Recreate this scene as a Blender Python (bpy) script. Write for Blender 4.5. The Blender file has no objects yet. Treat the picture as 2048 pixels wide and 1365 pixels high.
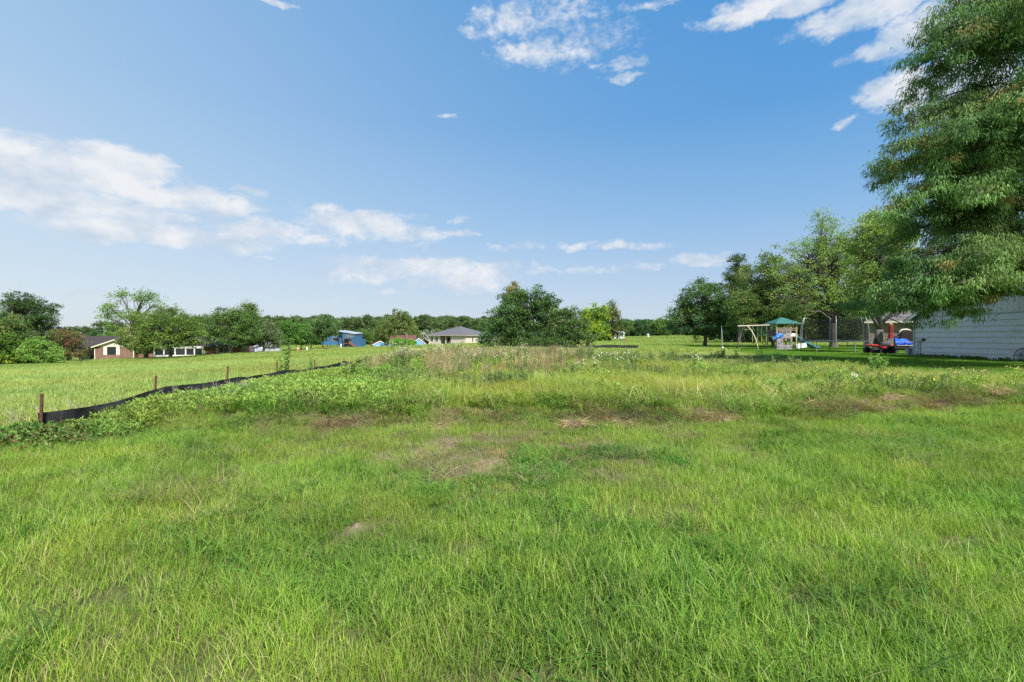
import bpy, math, random
import numpy as np
from mathutils import Vector, Matrix

# ------------------------------------------------------------------ camera, sky, sun, exposure
S = bpy.context.scene
COL = S.collection
CAMZ = 1.5
cam_d = bpy.data.cameras.new('camera'); cam = bpy.data.objects.new('camera', cam_d); COL.objects.link(cam)
cam.location = (0, 0, CAMZ); cam.rotation_euler = (math.radians(90 - 0.45), 0, 0)
cam_d.lens = 17.0; cam_d.sensor_width = 36.0; cam_d.clip_start = 0.05; cam_d.clip_end = 4000
S.camera = cam
S.view_settings.view_transform = 'Standard'; S.view_settings.look = 'None'
S.view_settings.gamma = 1.0; S.view_settings.use_curve_mapping = False
S.view_settings.exposure = 1.0
S.cycles.use_denoising = False
S.cycles.max_bounces = 8; S.cycles.transparent_max_bounces = 16; S.cycles.diffuse_bounces = 3

SUN_EL = 47.0
SUN_DIR = Vector((0.46, -0.78, 0)).normalized()
sun_d = bpy.data.lights.new('sun', 'SUN'); sun_d.energy = 3.8; sun_d.angle = math.radians(3.0); sun_d.color = (1.0, 0.955, 0.88)
sun = bpy.data.objects.new('sun', sun_d); COL.objects.link(sun)
sdir = Vector((SUN_DIR.x * math.cos(math.radians(SUN_EL)), SUN_DIR.y * math.cos(math.radians(SUN_EL)), math.sin(math.radians(SUN_EL))))
sun.rotation_euler = sdir.to_track_quat('Z', 'Y').to_euler(); sun.location = sdir * 50

class NT:
    def __init__(s, tree): s.t = tree; s.n = tree.nodes; s.l = tree.links
    def add(s, typ, ins=None, **kw):
        nd = s.n.new(typ)
        for k, v in kw.items(): setattr(nd, k, v)
        for k, v in (ins or {}).items(): s.set(nd.inputs[k], v)
        return nd
    def set(s, sock, v):
        if isinstance(v, bpy.types.NodeSocket): s.l.new(v, sock)
        elif isinstance(v, bpy.types.Node): s.l.new(v.outputs[0], sock)
        else: sock.default_value = v
    def m(s, op, a, b=None, c=None, clamp=False):
        nd = s.n.new('ShaderNodeMath'); nd.operation = op; nd.use_clamp = clamp
        s.set(nd.inputs[0], a)
        if b is not None: s.set(nd.inputs[1], b)
        if c is not None: s.set(nd.inputs[2], c)
        return nd.outputs[0]
    def v(s, op, a, b=None):
        nd = s.n.new('ShaderNodeVectorMath'); nd.operation = op
        s.set(nd.inputs[0], a)
        if b is not None: s.set(nd.inputs[1], b)
        return nd.outputs['Value'] if op in ('LENGTH', 'DOT_PRODUCT') else nd.outputs[0]
    def mix(s, fac, a, b, mode='MIX'):
        nd = s.n.new('ShaderNodeMix'); nd.data_type = 'RGBA'; nd.blend_type = mode; nd.clamp_factor = True
        s.set(nd.inputs[0], fac); s.set(nd.inputs[6], a); s.set(nd.inputs[7], b)
        return nd.outputs[2]
    def ramp(s, fac, stops, interp='LINEAR'):
        nd = s.n.new('ShaderNodeValToRGB'); nd.color_ramp.interpolation = interp
        el = nd.color_ramp.elements
        while len(el) < len(stops): el.new(0.5)
        for e, (p, c) in zip(el, stops): e.position = p; e.color = tuple(c) + ((1,) if len(c) == 3 else ())
        s.set(nd.inputs[0], fac); return nd.outputs[0]
    def noise(s, vec, scale, detail=4, rough=0.55, dist=0.0):
        nd = s.n.new('ShaderNodeTexNoise'); s.set(nd.inputs['Vector'], vec)
        nd.inputs['Scale'].default_value = scale; nd.inputs['Detail'].default_value = detail
        nd.inputs['Roughness'].default_value = rough; nd.inputs['Distortion'].default_value = dist
        return nd.outputs[0]

def srgb(r, g, b):
    f = lambda c: (c / 255 / 12.92) if c / 255 <= 0.04045 else ((c / 255 + 0.055) / 1.055) ** 2.4
    return (f(r), f(g), f(b))

FP = 967.0                         # focal length of the photograph in its own pixels
def sky_dir(px, py):
    u = (px - 1024) / FP; w = (675 - py) / FP
    return math.degrees(math.atan(u)), math.degrees(math.atan(w / math.hypot(1, u)))

W = bpy.data.worlds.new('World'); S.world = W; W.use_nodes = True
W.node_tree.nodes.clear(); T = NT(W.node_tree)
tc = T.add('ShaderNodeTexCoord').outputs['Generated']
sep = T.add('ShaderNodeSeparateXYZ', {0: tc})
el = T.m('MULTIPLY', T.m('ARCSINE', sep.outputs[2]), 180 / math.pi)
az = T.m('MULTIPLY', T.m('ARCTAN2', sep.outputs[0], sep.outputs[1]), 180 / math.pi)
sky = T.add('ShaderNodeTexSky', sky_type='NISHITA', sun_disc=False, sun_elevation=math.radians(SUN_EL),
            sun_rotation=math.atan2(SUN_DIR.x, SUN_DIR.y), altitude=50, air_density=1.0, dust_density=1.2, ozone_density=1.5)
nish = T.mix(1.0, sky.outputs[0], (0.085, 0.085, 0.085, 1), 'MULTIPLY')
E = 2 ** -S.view_settings.exposure
def sc(c, k=1.0): r = srgb(*c); return tuple(x * E * k for x in r)
elf = T.m('DIVIDE', el, 90.0, clamp=True)
left = T.ramp(elf, [(0.0, sc((218, 228, 235))), (0.06, sc((210, 224, 236))), (0.15, sc((196, 219, 239))), (0.26, sc((178, 209, 238))), (0.40, sc((158, 199, 235))), (0.62, sc((96, 150, 215))), (1.0, sc((70, 130, 205)))])
right = T.ramp(elf, [(0.0, sc((205, 217, 230))), (0.06, sc((180, 204, 232))), (0.15, sc((134, 184, 230))), (0.26, sc((84, 158, 222))), (0.40, sc((62, 147, 218))), (0.62, sc((48, 124, 206))), (1.0, sc((52, 118, 198)))])
azf = T.m('MULTIPLY_ADD', T.m('COSINE', T.m('MULTIPLY', T.m('SUBTRACT', az, 48.0), math.pi / 180 * 0.95)), 0.85, 0.12, clamp=True)
base = T.mix(azf, left, right)
base = T.mix(0.12, base, nish)
# clouds: (px, py, rx, ry, strength) of the photograph turned into azimuth and elevation
CL = [(70, 335, 320, 64, 1.2), (-80, 350, 260, 80, 1.15), (240, 340, 150, 50, 1.2), (340, 395, 230, 34, 1.05), (120, 405, 320, 46, 1.0), (280, 466, 240, 30, 1.0), (300, 430, 260, 22, .65), (520, 462, 150, 26, .75), (430, 478, 160, 22, .7), (600, 470, 170, 20, .55), (40, 300, 160, 40, .6),
      (720, 450, 130, 36, .85), (800, 470, 120, 20, .7), (640, 420, 60, 13, .6), (860, 535, 220, 22, .8), (700, 548, 90, 20, .6), (930, 562, 130, 24, .7), (940, 540, 120, 24, .75),
      (500, 385, 48, 9, .6), (1030, 495, 58, 9, .45), (1152, 492, 48, 9, .6), (1222, 494, 36, 9, .6), (1290, 494, 48, 9, .5), (1400, 519, 78, 14, .85),
      (1180, 541, 66, 8, .5), (1290, 533, 50, 9, .4), (1010, 45, 66, 40, .62), (1100, 25, 100, 60, .36), (1090, 108, 110, 32, .62), (1190, 85, 80, 36, .25), (1240, 153, 40, 12, .7), (1235, 132, 50, 12, .5), (945, 70, 34, 14, .5),
      (540, 4, 60, 10, .7), (1300, 10, 60, 12, .4), (1560, 10, 200, 34, 1.0), (1760, 15, 220, 42, 1.0), (1860, 60, 130, 62, 1.0), (1780, 95, 110, 26, .9), (1790, 180, 100, 44, .95), (1830, 200, 60, 38, .8), (1960, 120, 120, 120, .9),
      (885, 235, 28, 7, .5), (920, 440, 32, 7, .5), (915, 470, 36, 8, .5), (842, 434, 28, 7, .35), (828, 494, 36, 8, .45), (535, 515, 22, 6, .55), (20, 265, 34, 14, .5), (1692, 244, 26, 10, .45),
      (1075, 540, 36, 10, .5), (690, 600, 30, 6, .4), (150, 582, 90, 7, .45), (785, 580, 40, 6, .5)]
vec = T.add('ShaderNodeCombineXYZ', {0: az, 1: T.m('MULTIPLY', el, 1.7), 2: 0.0}).outputs[0]
wn = T.add('ShaderNodeTexNoise', {'Vector': vec, 'Scale': 0.35, 'Detail': 5.0}).outputs['Color']
wv = T.v('SUBTRACT', wn, (0.5, 0.5, 0.5))
q = T.v('ADD', T.add('ShaderNodeCombineXYZ', {0: az, 1: el, 2: 0.0}).outputs[0], T.v('MULTIPLY', wv, (5.0, 2.2, 0.0)))
field = None
def blob(a, e, ra, re, st):
    global field
    d = T.v('LENGTH', T.v('MULTIPLY', T.v('SUBTRACT', q, (a, e, 0)), (1 / ra, 1 / re, 0)))
    f = T.m('MULTIPLY', T.m('SUBTRACT', 1.0, T.m('MULTIPLY', d, d)), st)
    field = f if field is None else T.m('SMOOTH_MAX', field, f, 0.12)
for (px, py, rx, ry, st) in CL:
    a, e = sky_dir(px, py); a1, _ = sky_dir(px + rx, py); a0, _ = sky_dir(px - rx, py); _, e1 = sky_dir(px, py - ry); _, e0 = sky_dir(px, py + ry)
    blob(a, e, (a1 - a0) / 2, (e1 - e0) / 2, st)
for (a, e, ra, re, st) in [(75, 20, 16, 6, .9), (110, 28, 20, 8, .8), (-80, 14, 18, 4, .9), (-120, 22, 22, 7, .8), (160, 16, 24, 5, .9), (-160, 35, 20, 8, .7), (20, 62, 18, 8, .7), (-60, 55, 16, 7, .6)]:
    blob(a, e, ra, re, st)
n1 = T.noise(vec, 0.30, 9, 0.62, 0.6)
n2 = T.noise(vec, 0.95, 7, 0.62, 0.3)
nn = T.m('ADD', T.m('MULTIPLY', n1, 0.6), T.m('MULTIPLY', n2, 0.4))
dens = T.m('ADD', T.m('MAXIMUM', field, -1.6), T.m('MULTIPLY_ADD', nn, 3.0, -1.38))
alpha = T.m('SMOOTHSTEP', dens, 0, 0) if False else None
mr = T.add('ShaderNodeMapRange', {0: dens, 1: -0.05, 2: 1.05, 3: 0.0, 4: 0.95}, interpolation_type='SMOOTHSTEP')
n3 = T.noise(T.v('ADD', vec, (0, -1.2, 3.1)), 0.22, 6, 0.55)
bright = T.ramp(n3, [(0.38, sc((200, 215, 232))), (0.62, sc((240, 242, 246)))])
lowc = T.mix(T.m('DIVIDE', el, 7.0, clamp=True), sc((222, 227, 233)) + (1,), bright)
final = T.mix(mr.outputs[0], base, lowc)
bg = T.add('ShaderNodeBackground', {'Color': final, 'Strength': 1.0})
T.add('ShaderNodeOutputWorld', {0: bg.outputs[0]})
W.cycles.sampling_method = 'MANUAL'; W.cycles.sample_map_resolution = 512

# ------------------------------------------------------------------ helpers
def finish(o, name=None, parent=None, **props):
    COL.objects.link(o)
    if parent is not None: o.parent = parent
    for k, v in props.items():
        if v is not None: o[k] = v
    return o
def empty(name, loc, label, category, rotz=0.0, group=None):
    o = bpy.data.objects.new(name, None); o.empty_display_size = 0.2
    o.location = loc; o.rotation_euler = (0, 0, rotz)
    return finish(o, label=label, category=category, group=group)
def np_mesh(name, V, Q, mat, cols=None, smooth=False, mats=None, mi=None):
    """V (n,3); Q (m,4) quads, or a list of such with triangles marked by a repeated last index"""
    V = np.asarray(V, np.float32); Q = np.asarray(Q, np.int32)
    me = bpy.data.meshes.new(name)
    k = Q.shape[1]
    me.vertices.add(len(V)); me.vertices.foreach_set('co', V.ravel())
    me.loops.add(Q.size); me.loops.foreach_set('vertex_index', Q.ravel())
    me.polygons.add(len(Q)); me.polygons.foreach_set('loop_start', np.arange(0, Q.size, k, dtype=np.int32))
    try: me.polygons.foreach_set('loop_total', np.full(len(Q), k, np.int32))
    except Exception: pass
    if smooth: me.polygons.foreach_set('use_smooth', np.ones(len(Q), bool))
    if cols is not None:
        a = me.attributes.new('Col', 'FLOAT_COLOR', 'POINT')
        c4 = np.ones((len(V), 4), np.float32); c4[:, :3] = cols
        a.data.foreach_set('color', c4.ravel())
    for m_ in (mats or [mat]): me.materials.append(m_)
    if mi is not None: me.polygons.foreach_set('material_index', np.asarray(mi, np.int32))
    me.update(calc_edges=True); me.validate()
    return me
class MB:
    """collects boxes, tubes, prisms and sheets into one mesh"""
    def __init__(s): s.v = []; s.f = []
    def raw(s, vs, fs):
        b = len(s.v); s.v += [tuple(x) for x in vs]; s.f += [tuple(i + b for i in f) for f in fs]; return s
    def box(s, x0, y0, z0, x1, y1, z1):
        return s.raw([(x0, y0, z0), (x1, y0, z0), (x1, y1, z0), (x0, y1, z0), (x0, y0, z1), (x1, y0, z1), (x1, y1, z1), (x0, y1, z1)],
                     [(3, 2, 1, 0), (4, 5, 6, 7), (0, 1, 5, 4), (1, 2, 6, 5), (2, 3, 7, 6), (3, 0, 4, 7)])
    def slab(s, pts, thick):
        """a polygon given by its top points, thickened downwards along its normal"""
        P = [Vector(p) for p in pts]; nrm = Vector((0, 0, 0))
        for i in range(len(P)): nrm += P[i].cross(P[(i + 1) % len(P)])
        nrm.normalize(); n = len(P)
        vs = P + [p - nrm * thick for p in P]
        return s.raw(vs, [tuple(range(n)), tuple(range(2 * n - 1, n - 1, -1))] + [(i, i + n, (i + 1) % n + n, (i + 1) % n) for i in range(n)])
    def prism(s, prof, axis, a, b):
        """profile polygon (2D) extruded along axis 'x','y' or 'z' from a to b"""
        def p3(p, t): return {'x': (t, p[0], p[1]), 'y': (p[0], t, p[1]), 'z': (p[0], p[1], t)}[axis]
        n = len(prof)
        return s.raw([p3(p, a) for p in prof] + [p3(p, b) for p in prof], [tuple(range(n))[::-1], tuple(range(n, 2 * n))] + [(i, (i + 1) % n, (i + 1) % n + n, i + n) for i in range(n)])
    def tube(s, pts, rad, seg=6, cap=True):
        P = [Vector(p) for p in pts]; n = len(P)
        R = rad if isinstance(rad, (list, tuple)) else [rad] * n
        prev = None; vs = []
        for i, p in enumerate(P):
            d = (P[min(i + 1, n - 1)] - P[max(i - 1, 0)]).normalized()
            if prev is None: u = d.orthogonal().normalized()
            else:
                u = prev - d * prev.dot(d)
                u = u.normalized() if u.length > 1e-6 else d.orthogonal().normalized()
            prev = u; w = d.cross(u)
            for k in range(seg):
                a = 2 * math.pi * k / seg
                vs.append(p + (u * math.cos(a) + w * math.sin(a)) * R[i])
        fs = []
        for i in range(n - 1):
            for k in range(seg):
                a = i * seg + k; b = i * seg + (k + 1) % seg
                fs.append((a, b, b + seg, a + seg))
        if cap: fs += [tuple(range(seg))[::-1], tuple(range((n - 1) * seg, n * seg))]
        return s.raw(vs, fs)
    def lathe(s, c, prof, seg=16, axis='z'):
        vs = []; n = len(prof)
        for (r, h) in prof:
            for k in range(seg):
                a = 2 * math.pi * k / seg; x, y = r * math.cos(a), r * math.sin(a)
                q = {'z': (x, y, h), 'y': (x, h, y), 'x': (h, x, y)}[axis]
                vs.append((c[0] + q[0], c[1] + q[1], c[2] + q[2]))
        fs = [(i * seg + k, i * seg + (k + 1) % seg, (i + 1) * seg + (k + 1) % seg, (i + 1) * seg + k) for i in range(n - 1) for k in range(seg)]
        fs += [tuple(range(seg))[::-1], tuple(range((n - 1) * seg, n * seg))]
        return s.raw(vs, fs)
    def mesh(s, name, mat, smooth=False, bevel=0):
        me = bpy.data.meshes.new(name); me.from_pydata(s.v, [], s.f)
        if smooth: me.polygons.foreach_set('use_smooth', [True] * len(me.polygons))
        me.materials.append(mat); me.update(); return me
    def obj(s, name, mat, parent=None, smooth=False, bevel=0, **props):
        o = bpy.data.objects.new(name, s.mesh(name, mat, smooth))
        if bevel:
            b = o.modifiers.new('bevel', 'BEVEL'); b.width = bevel; b.segments = 2; b.limit_method = 'ANGLE'
        return finish(o, parent=parent, **props)

# value noise for masks
_rs = np.random.RandomState(5); _L = _rs.rand(256, 256)
def vn(x, y, s, o=0):
    x = np.asarray(x) / s + o * 17.3 + 100; y = np.asarray(y) / s + o * 7.7 + 100
    xi = np.floor(x).astype(int); yi = np.floor(y).astype(int); fx = x - xi; fy = y - yi
    fx = fx * fx * (3 - 2 * fx); fy = fy * fy * (3 - 2 * fy)
    g = lambda a, b: _L[a % 256, b % 256]
    return (g(xi, yi) * (1 - fx) + g(xi + 1, yi) * fx) * (1 - fy) + (g(xi, yi + 1) * (1 - fx) + g(xi + 1, yi + 1) * fx) * fy
def fbm(x, y, s, o=0): return (vn(x, y, s, o) * .55 + vn(x, y, s / 2.1, o + 1) * .28 + vn(x, y, s / 4.3, o + 2) * .17)
def sst(a, b, x):
    t = np.clip((np.asarray(x, float) - a) / (b - a), 0, 1); return t * t * (3 - 2 * t)

# ------------------------------------------------------------------ terrain
CP = np.array([(0, 0, 0), (-6, 3, 0), (6, 3, 0), (-10, 8, -.04), (-3, 8, .02), (4, 8, .05), (9, 7, .10), (14, 10, .2), (14, 20, .25), (25, 22, .28), (25, 30, .33), (20, 45, .27), (27, 41, .27), (27, 48, .27),
    (-15, 20, -.2), (-8, 20, -.1), (0, 20, .1), (-30, 40, -.9), (-8, 40, -.1), (-60, 75, -2.5), (-73, 75, -2.6), (-85, 84, -3.0), (-77, 90, -2.75), (-58, 95, -1.75), (-50, 110, -2.0), (-57, 160, -2), (-45, 200, -2.1), (-30, 190, -2.2),
    (-16, 140, -.6), (-25, 100, -.6), (0, 58, .2), (10, 57, .2), (22, 120, .4), (25, 64, .3), (38, 57, .3), (40, 90, .3), (60, 250, 2.2), (100, 250, 2.3), (0, 250, -.5), (-150, 250, -2), (200, 200, 2.0), (60, 60, .3),
    (-60, 20, -1.5), (60, 10, .4), (0, -30, 0), (-40, -30, -.5), (40, -30, .3), (-150, 80, -4)], float)
def _k(r2): return 0.5 * r2 * np.log(r2 + 1e-9)
_d2 = ((CP[:, None, :2] - CP[None, :, :2]) ** 2).sum(-1)
_n = len(CP); _A = np.zeros((_n + 3, _n + 3)); _A[:_n, :_n] = _k(_d2) + np.eye(_n) * 30
_A[:_n, _n] = 1; _A[:_n, _n + 1:] = CP[:, :2]; _A[_n:, :_n] = _A[:_n, _n:].T
_w = np.linalg.solve(_A, np.concatenate([CP[:, 2], [0, 0, 0]]))
def base_h(x, y):
    x = np.asarray(x, float); y = np.asarray(y, float); sh = x.shape; x = x.ravel(); y = y.ravel()
    xc = np.clip(x, -180, 230); yc = np.clip(y, -40, 280)
    out = np.empty(len(x))
    for i in range(0, len(x), 20000):
        d2 = (xc[i:i + 20000, None] - CP[None, :, 0]) ** 2 + (yc[i:i + 20000, None] - CP[None, :, 1]) ** 2
        out[i:i + 20000] = _k(d2) @ _w[:_n] + _w[_n] + _w[_n + 1] * xc[i:i + 20000] + _w[_n + 2] * yc[i:i + 20000]
    return out.reshape(sh)
RB = [(-50, 30), (9.4, 30), (12, 14.2), (13.5, 12.8), (15, 12.4), (18, 12.6), (27, 15), (34, 17), (46, 20), (60, 20)]   # right edge of the rough: (Y, X)
RB = [(0, 30), (9.0, 30), (10.6, 19), (12.2, 15.2), (13.6, 13.0), (15, 12.3), (18, 12.6), (27, 15), (34, 17.5), (46, 20), (60, 20)]
def right_edge(y): return np.interp(y, [p[0] for p in RB], [p[1] for p in RB])
def near_edge(x):
    x = np.asarray(x, float); return 7.75 - .75 * sst(-2.0, -4.5, x) + 0.22 * np.clip(x - 3, 0, 7) * .9 + 0.35 * np.sin(x * 0.9 + 1) * 0.6 + (vn(x, x * 0, 1.1, 3) - .5) * .5
def pad_mask(x, y):
    x = np.asarray(x, float); y = np.asarray(y, float)
    return sst(-6.7, -6.4, x) * sst(0, 1.1, y - near_edge(x)) * sst(48.5, 46, y) * sst(0.9, -.3, x - right_edge(y))
def H(x, y):
    x = np.asarray(x, float); y = np.asarray(y, float)
    b = base_h(x, y); m = pad_mask(x, y)
    padz = np.maximum(b + .06, .31) + (fbm(x, y, 3.0, 4) - .5) * .26
    lf = sst(-6.7, -4.6, x); padz = padz * lf + (b + .15) * (1 - lf)
    padz = padz - .14 * sst(3, 8, x) * sst(17, 24, y) + .10 * np.exp(-((x - 15.5) ** 2 / 8 + (y - 30) ** 2 / 6)) + .10 * np.exp(-((x - 12) ** 2 / 10 + (y - 25) ** 2 / 5))
    z = b * (1 - m) + padz * m
    ridge = np.exp(-((y - near_edge(x) - .55) / .38) ** 2) * sst(-7.5, -5, x)
    near = sst(14, 8, np.hypot(x, y))
    z = z + ridge * (.05 + .16 * (fbm(x, y, .8, 9) - .4)) + near * (fbm(x, y, .5, 6) - .5) * .035
    return z
def h(x, y): return float(H(np.array([x]), np.array([y]))[0])
def PX(px, Y): return (px - 1024) / FP * Y

# ------------------------------------------------------------------ materials
MATS = {}
def mat(name, col, rough=0.7, noise=0.12, scale=4.0, metal=0.0, spec=0.4, bump=0.0, stretch=(1, 1, 1), col2=None, stain=None):
    if name in MATS: return MATS[name]
    m_ = bpy.data.materials.new(name); m_.use_nodes = True; m_.node_tree.nodes.clear(); t = NT(m_.node_tree)
    oc = t.add('ShaderNodeTexCoord').outputs['Object']; v_ = t.v('MULTIPLY', oc, stretch)
    n_ = t.noise(v_, scale, 5, 0.6)
    lo = tuple(c * (1 - noise) for c in col); hi = tuple(min(1, c * (1 + noise)) for c in (col2 or col))
    c = t.ramp(n_, [(0.3, lo), (0.7, hi)])
    if stain:
        n2 = t.noise(t.v('MULTIPLY', oc, stain[2]), stain[1], 6, 0.65)
        f = t.m('MULTIPLY', t.m('MULTIPLY_ADD', n2, 5.0, -2.7, clamp=True), stain[3])
        c = t.mix(f, c, tuple(stain[0]) + (1,))
    ins = {'Base Color': c, 'Roughness': t.m('MULTIPLY_ADD', n_, 0.25, rough - .12), 'Metallic': metal, 'Specular IOR Level': spec}
    if bump:
        b = t.add('ShaderNodeBump', {'Strength': bump, 'Distance': 0.02, 'Height': t.noise(v_, scale * 6, 4)}); ins['Normal'] = b.outputs[0]
    p = t.add('ShaderNodeBsdfPrincipled', ins); t.add('ShaderNodeOutputMaterial', {0: p.outputs[0]})
    MATS[name] = m_; return m_
def brick_mat(name, c1, c2, mortar, bw=.21, bh=.075):
    m_ = bpy.data.materials.new(name); m_.use_nodes = True; m_.node_tree.nodes.clear(); t = NT(m_.node_tree)
    g = t.add('ShaderNodeTexCoord').outputs['Object']; s_ = t.add('ShaderNodeSeparateXYZ', {0: g})
    vv = t.add('ShaderNodeCombineXYZ', {0: t.m('ADD', s_.outputs[0], s_.outputs[1]), 1: s_.outputs[2], 2: 0.0})
    b = t.add('ShaderNodeTexBrick', {'Vector': vv.outputs[0], 'Color1': c1 + (1,), 'Color2': c2 + (1,), 'Mortar': mortar + (1,), 'Scale': 1.0, 'Mortar Size': .010, 'Brick Width': bw, 'Row Height': bh, 'Bias': 0.0})
    n_ = t.noise(g, 0.9, 6, .65); n2 = t.noise(t.v('MULTIPLY', g, (3, 3, 12)), 1.0, 3, .6)
    c = t.mix(1.0, b.outputs[0], t.ramp(n_, [(.3, (.7, .7, .7)), (.7, (1.25, 1.2, 1.15))]), 'MULTIPLY')
    c = t.mix(1.0, c, t.ramp(n2, [(.3, (.62, .6, .6)), (.7, (1.4, 1.38, 1.35))]), 'MULTIPLY')
    p = t.add('ShaderNodeBsdfPrincipled', {'Base Color': c, 'Roughness': .85}); t.add('ShaderNodeOutputMaterial', {0: p.outputs[0]})
    MATS[name] = m_; return m_
def leaf_mat(name, trans=0.35, instanced=False, gain=1.0, rough=.55, spec=.15, patch=None, pscale=.35):
    m_ = bpy.data.materials.new(name); m_.use_nodes = True; m_.node_tree.nodes.clear(); t = NT(m_.node_tree)
    a = t.add('ShaderNodeAttribute', attribute_name='Col', attribute_type='GEOMETRY').outputs['Color']
    c = a
    if instanced:
        b = t.add('ShaderNodeAttribute', attribute_name='tint', attribute_type='INSTANCER').outputs['Vector']
        c = t.mix(1.0, a, b, 'MULTIPLY')
    pos = t.add('ShaderNodeNewGeometry').outputs['Position']
    n_ = t.noise(pos, 1.3 if instanced else pscale, 4, .6)
    c = t.mix(1.0, c, t.ramp(n_, [(.3, (.78 * gain, .80 * gain, .82 * gain)), (.7, (1.22 * gain, 1.18 * gain, 1.1 * gain))]), 'MULTIPLY')
    d = t.add('ShaderNodeBsdfPrincipled', {'Base Color': c, 'Roughness': rough, 'Specular IOR Level': spec})
    ct = t.mix(1.0, c, (1.15, 1.2, .55, 1), 'MULTIPLY')
    tr = t.add('ShaderNodeBsdfTranslucent', {'Color': ct})
    mx = t.add('ShaderNodeMixShader', {0: trans, 1: d.outputs[0], 2: tr.outputs[0]})
    t.add('ShaderNodeOutputMaterial', {0: mx.outputs[0]})
    MATS[name] = m_; return m_
GRASS = leaf_mat('grass_blade', .40, True, gain=1.12)
LEAF = leaf_mat('leaf', .36, gain=1.7)
BARK = mat('bark', (.075, .06, .048), .9, .35, 3.0, bump=.6, stretch=(3, 3, .6))
BARKG = mat('bark_grey', (.115, .10, .085), .9, .3, 3.0, bump=.5, stretch=(3, 3, .6))
TWIG = mat('dry_twig', (.36, .31, .26), .85, .2, 6.0)
WINGLASS = mat('window_glass', (.025, .03, .035), .12, .1, 1.0, spec=.7)
WHITE = mat('white_paint', (.74, .74, .71), .5, .05, 2.0)
CREAM = mat('cream_trim', (.70, .66, .52), .55, .06, 2.0)
GALV = mat('galvanised_steel', (.30, .32, .34), .5, .12, 5.0, metal=.55)
BLACK = mat('black_plastic', (.022, .023, .025), .5, .2, 6.0)
TYRE = mat('tyre_rubber', (.03, .03, .032), .8, .2, 8.0)
RED = mat('red_plastic', (.46, .03, .028), .38, .1, 3.0)
DARKSTEEL = mat('dark_steel', (.06, .062, .066), .5, .2, 6.0, metal=.3)

# ground: bare soil and thatch under the blades, colours by zone from a vertex attribute
def ground_material():
    m_ = bpy.data.materials.new('ground'); m_.use_nodes = True; m_.node_tree.nodes.clear(); t = NT(m_.node_tree)
    a = t.add('ShaderNodeAttribute', attribute_name='Col', attribute_type='GEOMETRY').outputs['Color']
    pos = t.add('ShaderNodeNewGeometry').outputs['Position']
    n1_ = t.noise(pos, .12, 5, .6); n2_ = t.noise(pos, 2.5, 6, .7); n3_ = t.noise(pos, 30, 4, .7)
    c = t.mix(1.0, a, t.ramp(n1_, [(.3, (.86, .88, .9)), (.7, (1.15, 1.12, 1.05))]), 'MULTIPLY')
    c = t.mix(1.0, c, t.ramp(n2_, [(.25, (.72, .75, .78)), (.75, (1.28, 1.24, 1.15))]), 'MULTIPLY')
    c = t.mix(1.0, c, t.ramp(n3_, [(.25, (.6, .62, .65)), (.75, (1.4, 1.35, 1.3))]), 'MULTIPLY')
    b = t.add('ShaderNodeBump', {'Strength': .7, 'Distance': .03, 'Height': n3_})
    p = t.add('ShaderNodeBsdfPrincipled', {'Base Color': c, 'Roughness': .95, 'Specular IOR Level': .15, 'Normal': b.outputs[0]})
    t.add('ShaderNodeOutputMaterial', {0: p.outputs[0]}); return m_
GROUND = ground_material()

def bare(x, y):     # 1 on bare, dry spots
    c = 1.15 * np.exp(-(((x + .05) / .95) ** 2 + ((y - 5.75) / .60) ** 2)) * sst(.28, .66, fbm(x, y, .28, 21))
    c2 = .7 * np.exp(-(((x - .4) / 2.3) ** 2 + ((y - 6.5) / .9) ** 2)) * sst(.38, .52, fbm(x, y, .5, 23))
    c3 = 1.3 * np.exp(-(((x + 1.23) / .10) ** 2 + ((y - 3.78) / .11) ** 2))
    return np.clip(np.maximum(np.maximum(c, c2), c3), 0, 1)
def ridge_w(x, y):  # the thatch strip along the near edge of the rough
    w = .22 + .30 * vn(x, x * 0, 1.7, 15); c = y - near_edge(x) - .30
    return np.exp(-(c / w) ** 2) * sst(-5.5, -1.0, x) * sst(.38, .62, fbm(x, y, .75, 31) + .06 * sst(0, 3, x))
def rough_w(x, y): return pad_mask(x, y)
def lawn_w(x, y):   # mowed lawn right of the rough
    return sst(-.2, .5, x - right_edge(y)) * sst(9.6, 10.4, y)
def dirt_strip(x, y):
    return np.exp(-(((x - 24.2) / .45) ** 2)) * sst(29, 27, y) * sst(17, 20, y) * (.5 + .6 * fbm(x, y, 1.0, 44))

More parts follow.
